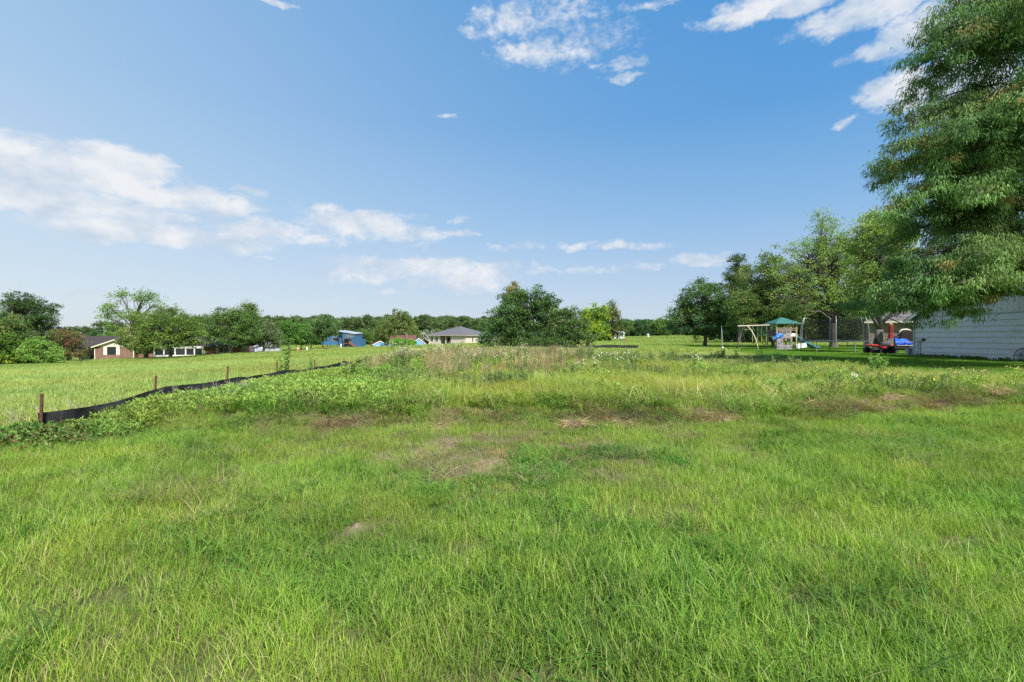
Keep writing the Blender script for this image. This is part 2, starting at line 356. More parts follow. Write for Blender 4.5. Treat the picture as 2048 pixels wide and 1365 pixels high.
def build_ground():
    def axis(lo, hi, n, k):
        a0, a1 = math.asinh(lo / k), math.asinh(hi / k)
        return np.sinh(np.linspace(a0, a1, n)) * k
    xs = axis(-900, 900, 520, 5.0); ys = np.concatenate([axis(-60, -0.5, 20, 6.0), np.sinh(np.linspace(0, math.asinh(1500 / 6.0), 560)) * 6.0])
    X, Y = np.meshgrid(xs, ys); Z = H(X, Y)
    V = np.stack([X.ravel(), Y.ravel(), Z.ravel()], 1); nx, ny = len(xs), len(ys)
    i = np.arange(nx - 1)[None, :] + np.arange(ny - 1)[:, None] * nx
    Q = np.stack([i, i + 1, i + nx + 1, i + nx], -1).reshape(-1, 4)
    x, y = V[:, 0], V[:, 1]
    soil = np.array((.105, .110, .045)); lawn = np.array((.095, .165, .026)); field = np.array((.19, .26, .055)); bcol = np.array((.30, .225, .15)); tan = np.array((.30, .22, .13)); und = np.array((.115, .13, .035))
    far = sst(14, 45, y)
    base_c = (1 - far)[:, None] * und + far[:, None] * field
    lw = lawn_w(x, y)[:, None]; c = base_c * (1 - lw) + lawn * lw
    near = sst(12, 6, y)[:, None] * (1 - lw) * .75; c = c * (1 - near) + soil * near
    r = ridge_w(x, y)[:, None] * .8; c = c * (1 - r) + np.array((.16, .11, .068)) * r
    b = bare(x, y)[:, None]; c = c * (1 - b) + bcol * b
    d = np.clip(dirt_strip(x, y), 0, 1)[:, None]; c = c * (1 - d) + np.array((.26, .17, .11)) * d
    o = bpy.data.objects.new('ground', np_mesh('ground', V, Q, GROUND, cols=c, smooth=True))
    finish(o, kind='structure')
build_ground()

# ------------------------------------------------------------------ grass and ground cover
def blades(rng, n, rad, h0, h1, w, lean, segs, pal, pw, spread=1.0, curl=1.7):
    """n curved blades standing in a disc; pal: palette of colours with weights pw"""
    r = rad * np.sqrt(rng.rand(n)); a = rng.rand(n) * 2 * math.pi
    bx, by = r * np.cos(a), r * np.sin(a)
    hh = h0 + (h1 - h0) * rng.rand(n) ** 1.3
    az_ = rng.rand(n) * 2 * math.pi; ln = lean * (.25 + rng.rand(n) * 1.1)
    ww = w * (.6 + .8 * rng.rand(n))
    pal = np.array(pal); ci = rng.choice(len(pal), n, p=np.array(pw) / sum(pw)); col = pal[ci] * (.8 + .4 * rng.rand(n))[:, None]
    tw = az_ + math.pi / 2 + (rng.rand(n) - .5) * 1.2
    V = np.zeros((n, segs + 1, 2, 3)); C = np.zeros((n, segs + 1, 2, 3))
    for s_ in range(segs + 1):
        t = s_ / segs
        off = ln * hh * t ** curl * spread; z = hh * (t - .32 * np.clip(ln, 0, 1.6) * t ** 2.2)
        cx, cy = bx + np.cos(az_) * off, by + np.sin(az_) * off
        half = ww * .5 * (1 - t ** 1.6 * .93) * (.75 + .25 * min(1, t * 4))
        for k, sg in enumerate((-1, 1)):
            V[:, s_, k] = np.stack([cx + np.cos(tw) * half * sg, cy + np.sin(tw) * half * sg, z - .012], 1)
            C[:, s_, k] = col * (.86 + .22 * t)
    idx = np.arange(n)[:, None] * (segs + 1) * 2 + np.arange(segs)[None, :] * 2
    Q = np.stack([idx, idx + 1, idx + 3, idx + 2], -1).reshape(-1, 4)
    return V.reshape(-1, 3), Q, C.reshape(-1, 3)
def leafquads(rng, P, D, size, asp, col, jit=.25):
    """diamond leaves: base points P (n,3), directions D (n,3), returns V,Q,C"""
    n = len(P); D = D / (np.linalg.norm(D, axis=1, keepdims=True) + 1e-9)
    R = rng.randn(n, 3); S_ = np.cross(D, R); S_ /= (np.linalg.norm(S_, axis=1, keepdims=True) + 1e-9)
    N_ = np.cross(S_, D); sz = (np.asarray(size) * (.65 + .7 * rng.rand(n)))[:, None]
    a = P; b = P + D * sz * .45 + S_ * sz * asp * .5 + N_ * sz * .06; c = P + D * sz - N_ * sz * .10; d = P + D * sz * .45 - S_ * sz * asp * .5 + N_ * sz * .06
    V = np.stack([a, b, c, d], 1).reshape(-1, 3); Q = np.arange(4 * n).reshape(-1, 4)
    cc = (col * (1 + (rng.rand(n, 1) - .5) * 2 * jit)); C = np.repeat(cc, 4, 0)
    return V, Q, C
def join(parts):
    V = []; Q = []; C = []; b = 0
    for (v_, q_, c_) in parts: V.append(v_); Q.append(q_ + b); C.append(c_); b += len(v_)
    return np.concatenate(V), np.concatenate(Q), np.concatenate(C)
def proto(name, vqc, m_=None):
    V, Q, C = vqc; return bpy.data.objects.new(name, np_mesh(name, V, Q, m_ or GRASS, cols=C))
def leafy(rng, n, rad, h0, h1, ls, pal, asp=.32, stems=True, nl=26):
    parts = []; pal = np.array(pal)
    for i in range(n):
        r = rad * math.sqrt(rng.rand()); a = rng.rand() * 6.28; x, y = r * math.cos(a), r * math.sin(a); hh = h0 + (h1 - h0) * rng.rand()
        lx, ly = (rng.rand(2) - .5) * .25 * hh
        k = nl; t = (.12 + .88 * rng.rand(k) ** .8)
        P = np.stack([x + lx * t, y + ly * t, hh * t], 1); aa = rng.rand(k) * 6.28
        D = np.stack([np.cos(aa), np.sin(aa), .25 + .9 * t + .3 * (rng.rand(k) - .5)], 1)
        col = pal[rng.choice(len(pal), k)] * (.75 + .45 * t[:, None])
        parts.append(leafquads(rng, P, D, ls * (1.15 - .4 * t), asp, col))
        w = .003; sv = np.array([(x - w, y, 0), (x + w, y, 0), (x + lx + w, y + ly, hh), (x + lx - w, y + ly, hh)]); parts.append((sv, np.array([[0, 1, 2, 3]]), np.tile(np.array((.10, .12, .03)), (4, 1))))
    return join(parts)
rg = np.random.RandomState(11)
G1, G2, G3, GD, GT, GB = (.225, .355, .045), (.285, .405, .064), (.150, .265, .038), (.44, .37, .23), (.40, .43, .16), (.25, .19, .12)
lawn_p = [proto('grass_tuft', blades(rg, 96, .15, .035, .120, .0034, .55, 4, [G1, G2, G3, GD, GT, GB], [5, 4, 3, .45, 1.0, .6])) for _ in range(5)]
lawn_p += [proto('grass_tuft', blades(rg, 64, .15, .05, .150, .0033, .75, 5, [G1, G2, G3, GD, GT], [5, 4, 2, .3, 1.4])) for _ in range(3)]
thatch_p = [proto('thatch_tuft', blades(rg, 60, .14, .06, .2, .0045, 2.6, 4, [GD, GB, (.36, .29, .19), (.13, .10, .07)], [4, 4, 2, 3], curl=1.1)) for _ in range(3)]
dry_p = [proto('dry_tuft', blades(rg, 46, .13, .02, .075, .0045, .7, 3, [(.46, .37, .22), (.38, .29, .17), G1, (.30, .30, .12)], [4, 3, 2.2, 2])) for _ in range(3)]
crab_p = [proto('crabgrass_tuft', join([blades(rg, 34, .13, .05, .12, .0085, 1.8, 3, [(.10, .22, .035), (.14, .27, .045), (.08, .18, .032)], [3, 3, 2], curl=1.2)])) for _ in range(3)]
YG1, YG2, YG3 = (.290, .365, .050), (.37, .43, .090), (.175, .280, .040)
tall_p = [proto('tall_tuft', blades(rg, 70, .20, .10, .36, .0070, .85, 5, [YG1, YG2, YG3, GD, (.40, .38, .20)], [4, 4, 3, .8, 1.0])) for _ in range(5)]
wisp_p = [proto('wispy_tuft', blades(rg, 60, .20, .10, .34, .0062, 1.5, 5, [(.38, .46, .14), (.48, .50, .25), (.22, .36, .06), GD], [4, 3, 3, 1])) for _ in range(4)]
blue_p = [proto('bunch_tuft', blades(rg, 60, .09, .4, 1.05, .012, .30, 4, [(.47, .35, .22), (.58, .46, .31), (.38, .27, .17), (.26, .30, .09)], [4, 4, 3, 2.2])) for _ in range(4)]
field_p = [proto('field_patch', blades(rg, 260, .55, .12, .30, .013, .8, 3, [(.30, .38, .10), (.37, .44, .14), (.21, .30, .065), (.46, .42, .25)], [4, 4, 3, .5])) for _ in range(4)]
far_p = [proto('far_patch', blades(rg, 240, 1.1, .14, .34, .04, .7, 2, [(.29, .37, .095), (.34, .41, .12), (.22, .30, .07)], [4, 3, 3])) for _ in range(3)]
mow_p = [proto('mowed_patch', blades(rg, 420, .45, .03, .08, .009, .8, 2, [(.125, .250, .028), (.17, .30, .040), (.095, .20, .028)], [4, 3, 3])) for _ in range(3)]
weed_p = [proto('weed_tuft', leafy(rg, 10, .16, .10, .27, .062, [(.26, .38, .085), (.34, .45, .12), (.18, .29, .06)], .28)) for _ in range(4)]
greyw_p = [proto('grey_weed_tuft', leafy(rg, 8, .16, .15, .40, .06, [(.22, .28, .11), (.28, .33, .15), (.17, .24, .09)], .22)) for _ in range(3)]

def scatter(name, label, cat, groups):
    """groups: list of (protos, x, y, scale, tint, tilt). One object of ground cover, grown with geometry nodes"""
    PV = []; IDX = []; SCL = []; ROT = []; TI = []; plist = []
    for (protos, x, y, sc_, tint, tilt) in groups:
        n = len(x); b = len(plist); plist += protos
        if not n: continue
        PV.append(np.stack([x, y, H(x, y)], 1)); IDX.append(b + rg.randint(0, len(protos), n)); SCL.append(sc_)
        ROT.append(np.stack([(rg.rand(n) - .5) * tilt, (rg.rand(n) - .5) * tilt, rg.rand(n) * 6.283], 1)); TI.append(tint)
    P = np.concatenate(PV); me = bpy.data.meshes.new(name); me.vertices.add(len(P)); me.vertices.foreach_set('co', P.astype(np.float32).ravel())
    me.attributes.new('idx', 'INT', 'POINT').data.foreach_set('value', np.concatenate(IDX).astype(np.int32))
    me.attributes.new('scl', 'FLOAT', 'POINT').data.foreach_set('value', np.concatenate(SCL).astype(np.float32))
    me.attributes.new('rot', 'FLOAT_VECTOR', 'POINT').data.foreach_set('vector', np.concatenate(ROT).astype(np.float32).ravel())
    me.attributes.new('tint', 'FLOAT_VECTOR', 'POINT').data.foreach_set('vector', np.concatenate(TI).astype(np.float32).ravel())
    me.update()
    o = bpy.data.objects.new(name, me); me.materials.append(GRASS); finish(o, label=label, category=cat, kind='stuff')
    g = bpy.data.node_groups.new(name, 'GeometryNodeTree')
    g.interface.new_socket('Geometry', in_out='INPUT', socket_type='NodeSocketGeometry'); g.interface.new_socket('Geometry', in_out='OUTPUT', socket_type='NodeSocketGeometry')
    t = NT(g); gi = t.add('NodeGroupInput'); go = t.add('NodeGroupOutput'); jn = t.add('GeometryNodeJoinGeometry')
    def attr(nm, typ): return t.add('GeometryNodeInputNamedAttribute', {'Name': nm}, data_type=typ).outputs[0]
    ia, sa, ra = attr('idx', 'INT'), attr('scl', 'FLOAT'), attr('rot', 'FLOAT_VECTOR')
    er = t.add('FunctionNodeEulerToRotation', {0: ra}).outputs[0]
    for k, po in enumerate(plist):
        cmp_ = t.add('FunctionNodeCompare', data_type='INT', operation='EQUAL')
        t.set(cmp_.inputs[2], ia); cmp_.inputs[3].default_value = k
        oi = t.add('GeometryNodeObjectInfo', {'Object': po}); oi.inputs['As Instance'].default_value = False
        ip = t.add('GeometryNodeInstanceOnPoints', {'Points': gi.outputs[0], 'Selection': cmp_.outputs[0], 'Instance': oi.outputs['Geometry'], 'Rotation': er, 'Scale': sa})
        t.l.new(ip.outputs[0], jn.inputs[0])
    t.l.new(jn.outputs[0], go.inputs[0])
    md = o.modifiers.new('cover', 'NODES'); md.node_group = g
    print(name, len(P)); return o
def cand(x0, x1, y0, y1, dens, fr=1.22, pad=2.0):
    n = int((x1 - x0) * (y1 - y0) * dens); x = x0 + (x1 - x0) * rg.rand(n); y = y0 + (y1 - y0) * rg.rand(n)
    k = np.abs(x) < fr * np.maximum(y, 0) + pad; return x[k], y[k]
def tint_of(x, y, s=2.2, amp=.28, hue=.12, o=0):
    a = (fbm(x, y, s, 50 + o) - .5) * 2 * amp * 1.6; b = (fbm(x, y, s * .6, 60 + o) - .5) * 2 * hue * 1.8
    r = 1 + a + b; g_ = 1 + a; bl = 1 + a - b * .3
    return np.stack([r, g_, bl], 1) * (.9 + .2 * rg.rand(len(x)))[:, None]
def pick(x, y, p): k = rg.rand(len(x)) < p; return x[k], y[k]

# foreground turf
fg = []
x, y = cand(-14, 16, .9, 11.5, 150)
edge = y - near_edge(x); w = (1 - pad_mask(x, y)) * (1 - lawn_w(x, y)) * (x > -30)
dens = w * (1 - np.clip(bare(x, y) * 1.25, 0, .97)) * (1 - .85 * ridge_w(x, y)) * np.clip(.62 + 1.5 * (fbm(x, y, .7, 70) - .40), .34, 1) * np.interp(y, [1, 4, 11], [1, .9, .6])
x1, y1 = pick(x, y, dens)
sc1 = (.80 + .55 * fbm(x1, y1, 1.3, 71)) * (1 - .62 * np.clip(bare(x1, y1) * 1.6, 0, 1)) * (1 - .55 * np.exp(-(((x1 + .1) / 1.3) ** 2 + ((y1 - 5.3) / .9) ** 2))) * np.interp(y1, [1, 11], [1.0, 1.15])
fg.append((lawn_p, x1, y1, sc1, tint_of(x1, y1, 1.7, .15, .10), .5))
xd, yd = pick(x, y, np.clip(np.exp(-(((x - .25) / 1.9) ** 2 + ((y - 6.1) / 1.0) ** 2)) * .75 - .25 * bare(x, y), 0, 1)); fg.append((dry_p, xd, yd, .8 + .6 * rg.rand(len(xd)), tint_of(xd, yd, .8, .2, .12, 4), .5))
x2, y2 = pick(x, y, w * sst(.50, .60, fbm(x, y, .8, 72)) * .55); fg.append((crab_p, x2, y2, .9 + .5 * rg.rand(len(x2)), tint_of(x2, y2, 1.0, .2, .1, 3), .5))
x3, y3 = pick(x, y, np.clip(ridge_w(x, y) * .55 + bare(x, y) * .06 + w * sst(.58, .70, fbm(x, y, .5, 73)) * .12 * sst(3.0, 4.5, y), 0, .6)); fg.append((thatch_p, x3, y3, .7 + .5 * rg.rand(len(x3)), tint_of(x3, y3, 1.0, .25, .05, 5), .5))
x4, y4 = pick(x, y, np.exp(-((edge - 1.1) / .35) ** 2) * (x > -6) * (x < 15) * sst(.45, .6, fbm(x, y, 1.2, 74)) * .35); fg.append((crab_p, x4, y4, 1.6 + .9 * rg.rand(len(x4)), tint_of(x4, y4, 1.0, .2, .1, 3) * np.array((.95, .95, .85)), .5))
scatter('foreground_grass', 'bright green foreground lawn grass with thin and dry spots', 'grass', fg)

# the rough: tall grass, weeds, tan bunch grass
rf = []
x, y = cand(-6.6, 24, 8.0, 48, 34)
pm = pad_mask(x, y) * np.interp(y, [8, 15, 25, 48], [1, .8, .5, .28])
leftw = np.clip(sst(-1.0, -3.2, x + .22 * (y - 10)) + .9 * (fbm(x, y, 2.2, 80) - .5), 0, 1) * sst(34, 20, y)      # leafy weeds near the silt fence
rightw = sst(2.5, 7.5, x - .15 * (y - 10) + 3 * (fbm(x, y, 2.5, 81) - .5))
tanw = np.clip(sst(12.5, 16, y + 4 * (fbm(x, y, 3, 82) - .5)) * sst(.17, .09, x / np.maximum(y, 1)) * sst(36, 30, y) * sst(-5.6, -4.4, x), 0, 1) * sst(.45, .60, fbm(x, y, 1.1, 83))
szv = np.interp(y, [8, 12, 20, 30, 48], [.80, 1.0, 1.0, .8, .8]) * (.7 + .6 * fbm(x, y, 1.8, 84))
szv = szv * (1 - .45 * sst(4, 8, x) * sst(18, 25, y))
szr = szv * np.clip(.55 + .6 * sst(0, 1.6, y - near_edge(x)), .5, 1.2)
def sel(p): k = rg.rand(len(x)) < p; return k
k = sel(pm * (1 - leftw) * (1 - rightw * .8) * (1 - .6 * tanw)); rf.append((tall_p, x[k], y[k], szr[k], tint_of(x[k], y[k], 2.4, .18, .15, 7), .35))
k = sel(pm * rightw * .85); rf.append((wisp_p, x[k], y[k], szr[k] * np.interp(y[k], [8, 14, 30], [.75, .72, .8]), tint_of(x[k], y[k], 2.4, .22, .16, 8), .6))
k = sel(pm * leftw * .95); rf.append((weed_p, x[k], y[k], szr[k] * 1.05, tint_of(x[k], y[k], 1.4, .25, .10, 9), .3))
k = sel(pm * leftw * .45 * sst(14, 9, y)); rf.append((wisp_p, x[k], y[k], szr[k] * .7, tint_of(x[k], y[k], 1.4, .2, .1, 9), .6))
k = sel(pm * sst(.54, .62, fbm(x, y, 2.0, 85)) * .16 * (1 - .8 * sst(4, 9, x))); rf.append((greyw_p, x[k], y[k], szr[k] * 1.05, tint_of(x[k], y[k], 1.4, .2, .10, 10), .3))
k = sel(pm * tanw * .62); rf.append((blue_p, x[k], y[k], .46 + .42 * rg.rand(k.sum()) ** 1.5, tint_of(x[k], y[k], 2, .2, .08, 11), .25))
k = sel(pm * np.clip(tanw + .5 * sst(17, 20, y) * sst(34, 30, y), 0, 1) * .20 * (1 - .85 * sst(4, 9, x))); rf.append((greyw_p, x[k], y[k], 1.0 + .6 * rg.rand(k.sum()), tint_of(x[k], y[k], 2, .2, .08, 12), .2))
k = sel(pm * (.05 + .35 * sst(.56, .66, fbm(x, y, 1.2, 86)))); rf.append((thatch_p, x[k], y[k], 1.4 * szv[k], tint_of(x[k], y[k], 1.4, .25, .05, 13), .7))
xb, yb = cand(-6.3, 15, 7.6, 9.6, 60); eb = yb - near_edge(xb); kk = rg.rand(len(xb)) < np.exp(-((eb - 1.05) / .40) ** 2) * .55 * (1 - .8 * ridge_w(xb, yb))
rf.append((lawn_p + wisp_p[:1], xb[kk], yb[kk], 1.1 + .6 * rg.rand(kk.sum()), tint_of(xb[kk], yb[kk], 1.2, .25, .15, 14), .7))
kk = rg.rand(len(xb)) < ridge_w(xb, yb) * .55
xs_ = -6.62 + .95 * rg.rand(900); ys_ = 7.1 + 9 * rg.rand(900) ** 1.2; ks_ = rg.rand(900) < np.interp(xs_, [-6.62, -5.7], [1, .5]); xs_, ys_ = xs_[ks_], ys_[ks_]
rf.append((weed_p + wisp_p[:1], xs_, ys_, (.62 + .35 * rg.rand(len(xs_))) * np.interp(ys_, [7.1, 8.5, 11], [1.15, 1.35, 1.0]), tint_of(xs_, ys_, 1.0, .25, .1, 20), .4))
rf.append((thatch_p, xb[kk], yb[kk], .8 + .5 * rg.rand(kk.sum()), tint_of(xb[kk], yb[kk], .8, .25, .06, 19), .9))
scatter('rough_grass', 'unmown yellow green grass, leafy weeds and tan bunch grass on the raised lot', 'tall grass', rf)

# field grass beyond the fence and behind the lot
ff = []
x, y = cand(-60, 60, 5.5, 46, 5.5); k = (1 - pad_mask(x, y)) * (1 - lawn_w(x, y)) * ((x < -6.9) | (y > 46.5)) * np.interp(y, [5, 20, 46], [1, .8, .55]) > rg.rand(len(x))
ff.append((field_p, x[k], y[k], .8 + .45 * fbm(x[k], y[k], 3, 90), tint_of(x[k], y[k], 5, .12, .10, 15), .15))
x, y = cand(-110, 110, 44, 130, .8); lw = lawn_w(x, y) * (y < 75) * (x > 16)
k = (1 - lw > rg.rand(len(x))) & ~((x < -56) & (y > 86)); ff.append((far_p, x[k], y[k], .8 + .4 * rg.rand(k.sum()), tint_of(x[k], y[k], 12, .13, .08, 16), .1))
x, y = cand(-110, 120, 130, 250, .22, 1.1); ff.append((far_p, x, y, 1.2 + .4 * rg.rand(len(x)), tint_of(x, y, 20, .13, .08, 17), .05))
scatter('field_grass', 'light green hay field grass beyond the black silt fence', 'grass', ff)
# mowed lawn
x, y = cand(9, 75, 9.5, 75, 6.5); k = (lawn_w(x, y) * (1 - .9 * np.clip(dirt_strip(x, y), 0, 1)) * (1 - pad_mask(x, y)) * np.interp(y, [10, 30, 75], [1, .7, .35]) > rg.rand(len(x))) & ~((x > 24.9) & (x < 34) & (y > 21) & (y < 30.1))
xw_ = 24.70 + .25 * rg.rand(150); yw_ = 21.8 + 8.2 * rg.rand(150)
scatter('mowed_lawn', 'short mowed green lawn in front of the grey shed', 'lawn', [(mow_p, x[k], y[k], .9 + .4 * rg.rand(k.sum()), tint_of(x[k], y[k], 4, .14, .10, 18), .1), (weed_p + lawn_p[5:7], xw_, yw_, .35 + .5 * rg.rand(150), tint_of(xw_, yw_, 1, .2, .1, 2) * .7, .3)])

# ------------------------------------------------------------------ trees
def tree_meshes(seed, lobes, trunk_r, fork, hgt, ncl, nlf, clr, leaf, cols, flat=.6, asp=.55, shell=.55, lean=(0, 0), low_clumps=True, trunk_mat=None, limb_r=.35, twigs=True, trunks=1, spike=.25, droop=0.0, tuft=0.0):
    rng = np.random.RandomState(seed); L = np.array(lobes, float); vol = L[:, 3] * L[:, 4] * L[:, 5]
    li = rng.choice(len(L), ncl, p=vol ** .8 / (vol ** .8).sum())
    d = rng.randn(ncl, 3); d /= np.linalg.norm(d, axis=1, keepdims=True)
    rad = (shell + (1 - shell) * rng.rand(ncl)) ** .8; rad *= 1 + spike * np.clip(rng.randn(ncl), -1, 1.8) * .35
    C = L[li, :3] + d * rad[:, None] * L[li, 3:6]
    C[:, 2] = np.maximum(C[:, 2], fork * .55 if not low_clumps else .25)
    cr = clr * (.6 + .8 * rng.rand(ncl)); n = rng.poisson(nlf, ncl) + 3
    ci = np.repeat(np.arange(ncl), n); N = len(ci)
    g = rng.randn(N, 3) * np.array([1, 1, flat]) * .62; g *= (cr[ci] / np.maximum(1, .55 * np.linalg.norm(g, axis=1)))[:, None]
    P = C[ci] + g; P[:, 2] = np.maximum(P[:, 2], .08); P[:, 2] -= droop * rng.rand(N) * cr[ci]
    out = P - L[:, :3].mean(0); out /= np.linalg.norm(out, axis=1, keepdims=True) + 1e-6
    D = rng.randn(N, 3) * .8 + out * .5 + np.array([0, 0, .15 - droop * 1.2])
    if tuft: D = g / (np.linalg.norm(g, axis=1, keepdims=True) + 1e-6) * tuft + D * .4
    cols = np.array(cols); a = cols[rng.choice(len(cols), ncl)] * (.82 + .36 * rng.rand(ncl, 1))
    V, Q, CC = leafquads(rng, P, D, leaf, asp, a[ci], .22)
    crown = np_mesh('crown', V, Q, LEAF, cols=CC)
    tb = MB(); top = np.array([lean[0], lean[1], hgt * .82])
    lobc = [np.array(l[:3]) for l in L]
    for k in range(trunks):
        off = np.array([math.cos(k * 2.4 + 1), math.sin(k * 2.4 + 1), 0]) * (trunk_r * 1.6 if trunks > 1 else 0)
        f = np.array([lean[0] * .25 + off[0] * 2.2, lean[1] * .25 + off[1] * 2.2, fork])
        tb.tube([off * .8 + np.array([0, 0, -.25]), off + np.array([0, 0, .05]), off + np.array([0, 0, fork * .25]), (f + off) / 2 + np.array([.03 * fork * rng.randn(), 0, 0]), f], [trunk_r * 1.5, trunk_r * 1.28, trunk_r * 1.02, trunk_r * .92, trunk_r * .8], 9)
        if k == 0:
            tb.tube([f, f * .5 + top * .5 + rng.randn(3) * .03 * hgt, top], [trunk_r * .72, trunk_r * .42, .02], 7)
        base_f = f
    lim = []
    for c in lobc:
        z0 = fork + (c[2] - fork) * rng.uniform(.0, .25); s_ = np.array([base_f[0], base_f[1], max(fork * .8, min(z0, fork + .5 * (hgt - fork)))]) if c[2] > fork else np.array([0, 0, max(.3, c[2] * .8)])
        m1 = s_ * .6 + c * .4 + np.array([0, 0, .12 * np.linalg.norm(c - s_)]) + rng.randn(3) * .05 * np.linalg.norm(c - s_)
        tb.tube([s_, m1, c], [trunk_r * limb_r * 1.35, trunk_r * limb_r, trunk_r * limb_r * .45], 6)
        lim.append((s_, m1, c))
    if twigs:
        for j in range(ncl):
            s_, m1, c = lim[li[j]]; t = rng.uniform(.45, 1.0)
            q_ = s_ * (1 - t) ** 2 + 2 * t * (1 - t) * m1 + t * t * c
            mid = (q_ + C[j]) / 2 + rng.randn(3) * .06 * np.linalg.norm(C[j] - q_)
            tb.tube([q_, mid, C[j]], [trunk_r * .16 + .012, trunk_r * .10 + .008, .008], 3, cap=False)
    trunk = tb.mesh('trunk', trunk_mat or BARK, smooth=True)
    return trunk, crown
NTRI = [0]
def plant_tree(name, label, cat, x, y, meshes, rotz=0.0, scale=1.0, group=None, z=None, sink=.05):
    o = empty(name, (x, y, (h(x, y) if z is None else z) - sink), label, cat, rotz, group)
    o.scale = (scale,) * 3 if not isinstance(scale, tuple) else scale
    for nm, me in zip(('trunk', 'crown'), meshes): finish(bpy.data.objects.new(nm, me), parent=o)
    NTRI[0] += len(meshes[1].polygons) * 2
    return o
def tree_px(name, label, cat, pxb, Y, lobes_px, **kw):
    """lobes in the photograph's pixels relative to the trunk foot: (px, pz_above_base, rx, rz) -> metres at that depth"""
    s_ = Y / FP; rng = np.random.RandomState(kw.get('seed', 1)); X = PX(pxb, Y); k = math.hypot(X, Y) / Y
    L = [(dx * s_, rng.uniform(-.35, .35) * rx * s_, pz * s_, rx * s_ / k ** .35, rx * s_ * .85, rz * s_) for (dx, pz, rx, rz) in lobes_px]
    grp = kw.pop('group', None)
    tm = tree_meshes(lobes=L, **kw)
    return plant_tree(name, label, cat, X, Y, tm, group=grp)
DK = [(.055, .105, .028), (.042, .085, .024), (.075, .13, .035)]
MID = [(.085, .15, .035), (.065, .125, .03), (.11, .175, .045)]
LIT = [(.12, .20, .05), (.095, .17, .04), (.15, .22, .06)]
OLV = [(.105, .14, .045), (.085, .12, .04), (.125, .155, .055)]
BLG = [(.05, .105, .045), (.065, .125, .055), (.04, .085, .038)]

# middle clump on the far side of the lot
tree_px('broadleaf_tree', 'large dark green broad tree rising in the middle of the clump behind the lot', 'tree', 1062, 58, [(-40, 60, 40, 42), (0, 85, 36, 40), (25, 95, 26, 26), (-60, 35, 36, 32), (35, 60, 38, 44), (10, 30, 70, 28), (55, 30, 34, 26), (-30, 100, 16, 16), (-82, 18, 20, 18)],
        seed=3, trunk_r=.22, fork=1.2, hgt=7.5, ncl=430, nlf=66, clr=.50, leaf=.23, shell=.35, cols=BLG + DK, spike=.5, trunks=2)
tree_px('slender_tree', 'slender yellowish brown tree poking above the left of the dark clump', 'tree', 1022, 60.5, [(0, 60, 22, 36), (2, 95, 16, 26), (6, 118, 9, 14), (-22, 66, 15, 14), (18, 92, 12, 18)],
        seed=4, trunk_r=.14, fork=2.2, hgt=8.2, ncl=150, nlf=55, clr=.38, leaf=.20, cols=[(.14, .125, .045), (.12, .14, .045), (.17, .15, .06)], spike=.5)
tree_px('bushy_tree', 'low bushy dark green tree at the right end of the middle clump', 'tree', 1140, 56.5, [(-10, 40, 30, 36), (20, 28, 26, 24), (-22, 62, 15, 22), (8, 60, 13, 18), (34, 18, 18, 16), (-30, 20, 30, 20), (26, 50, 10, 12)],
        seed=5, trunk_r=.15, fork=.7, hgt=4.3, ncl=240, nlf=60, clr=.42, leaf=.20, cols=[(.075, .125, .04), (.095, .14, .05), (.055, .10, .035)], spike=.6, trunks=2)
for (bx, by, hh, sd) in ((1002, 57, 22, 31), (1060, 55, 18, 32), (1105, 54.5, 16, 33)):
    tree_px('bush', {31: 'dark bush at the left foot of the middle clump', 32: 'dark bush under the front of the tall middle tree', 33: 'dark low bush before the right end of the middle clump'}[sd], 'bush', bx, by, [(-12, 10, 20, 13), (14, 10, 22, 12)],
            seed=sd, trunk_r=.05, fork=.3, hgt=1.0, ncl=70, nlf=40, clr=.3, leaf=.14, cols=DK, trunks=2)
# second clump
tree_px('yellow_green_tree', 'round tree with bright yellow green leaves right of the middle clump', 'tree', 1192, 118, [(-10, 40, 22, 24), (-14, 58, 15, 14), (8, 58, 20, 18), (0, 20, 28, 16), (-22, 30, 14, 16)],
        seed=6, trunk_r=.35, fork=1.6, hgt=8.6, ncl=170, nlf=55, clr=.85, leaf=.42, cols=[(.22, .29, .03), (.12, .20, .035), (.09, .16, .035), (.27, .33, .04)], spike=.5)
tree_px('dark_round_tree', 'darker brownish tree right against the bright yellow green one', 'tree', 1218, 122, [(0, 38, 24, 26), (2, 60, 18, 16), (10, 24, 22, 18), (-14, 18, 26, 14)],
        seed=7, trunk_r=.35, fork=1.6, hgt=8.8, ncl=170, nlf=48, clr=.8, leaf=.38, cols=[(.09, .105, .04), (.06, .10, .03), (.115, .12, .05)], spike=.5)
# right group
tree_px('pear_tree', 'round headed dark green tree with forked trunk left of the swing set', 'tree', 1410, 64, [(-8, 50, 46, 30), (-45, 52, 34, 32), (-28, 88, 32, 28), (5, 98, 38, 30), (28, 70, 32, 34), (-62, 62, 16, 15), (-5, 118, 20, 17), (15, 44, 34, 22)],
        seed=8, trunk_r=.24, fork=1.7, hgt=8.5, ncl=430, nlf=56, clr=.5, leaf=.21, cols=BLG + DK + MID[:1], spike=.5, trunk_mat=BARK, low_clumps=False)
tree_px('pine_tree', 'tall dark pine tree behind the round headed tree near the swings', 'pine', 1478, 86, [(-8, 168, 16, 12), (-2, 150, 26, 12), (6, 130, 34, 13), (-16, 112, 32, 12), (12, 96, 34, 14), (-10, 80, 36, 12), (6, 60, 34, 14), (-24, 132, 18, 9), (28, 152, 12, 8)],
        seed=9, trunk_r=.3, fork=4.0, hgt=16, ncl=240, nlf=60, clr=.62, leaf=.34, cols=[(.05, .085, .025), (.038, .07, .02), (.065, .10, .03)], flat=.45, asp=.3, shell=.2, spike=.4, tuft=.8)
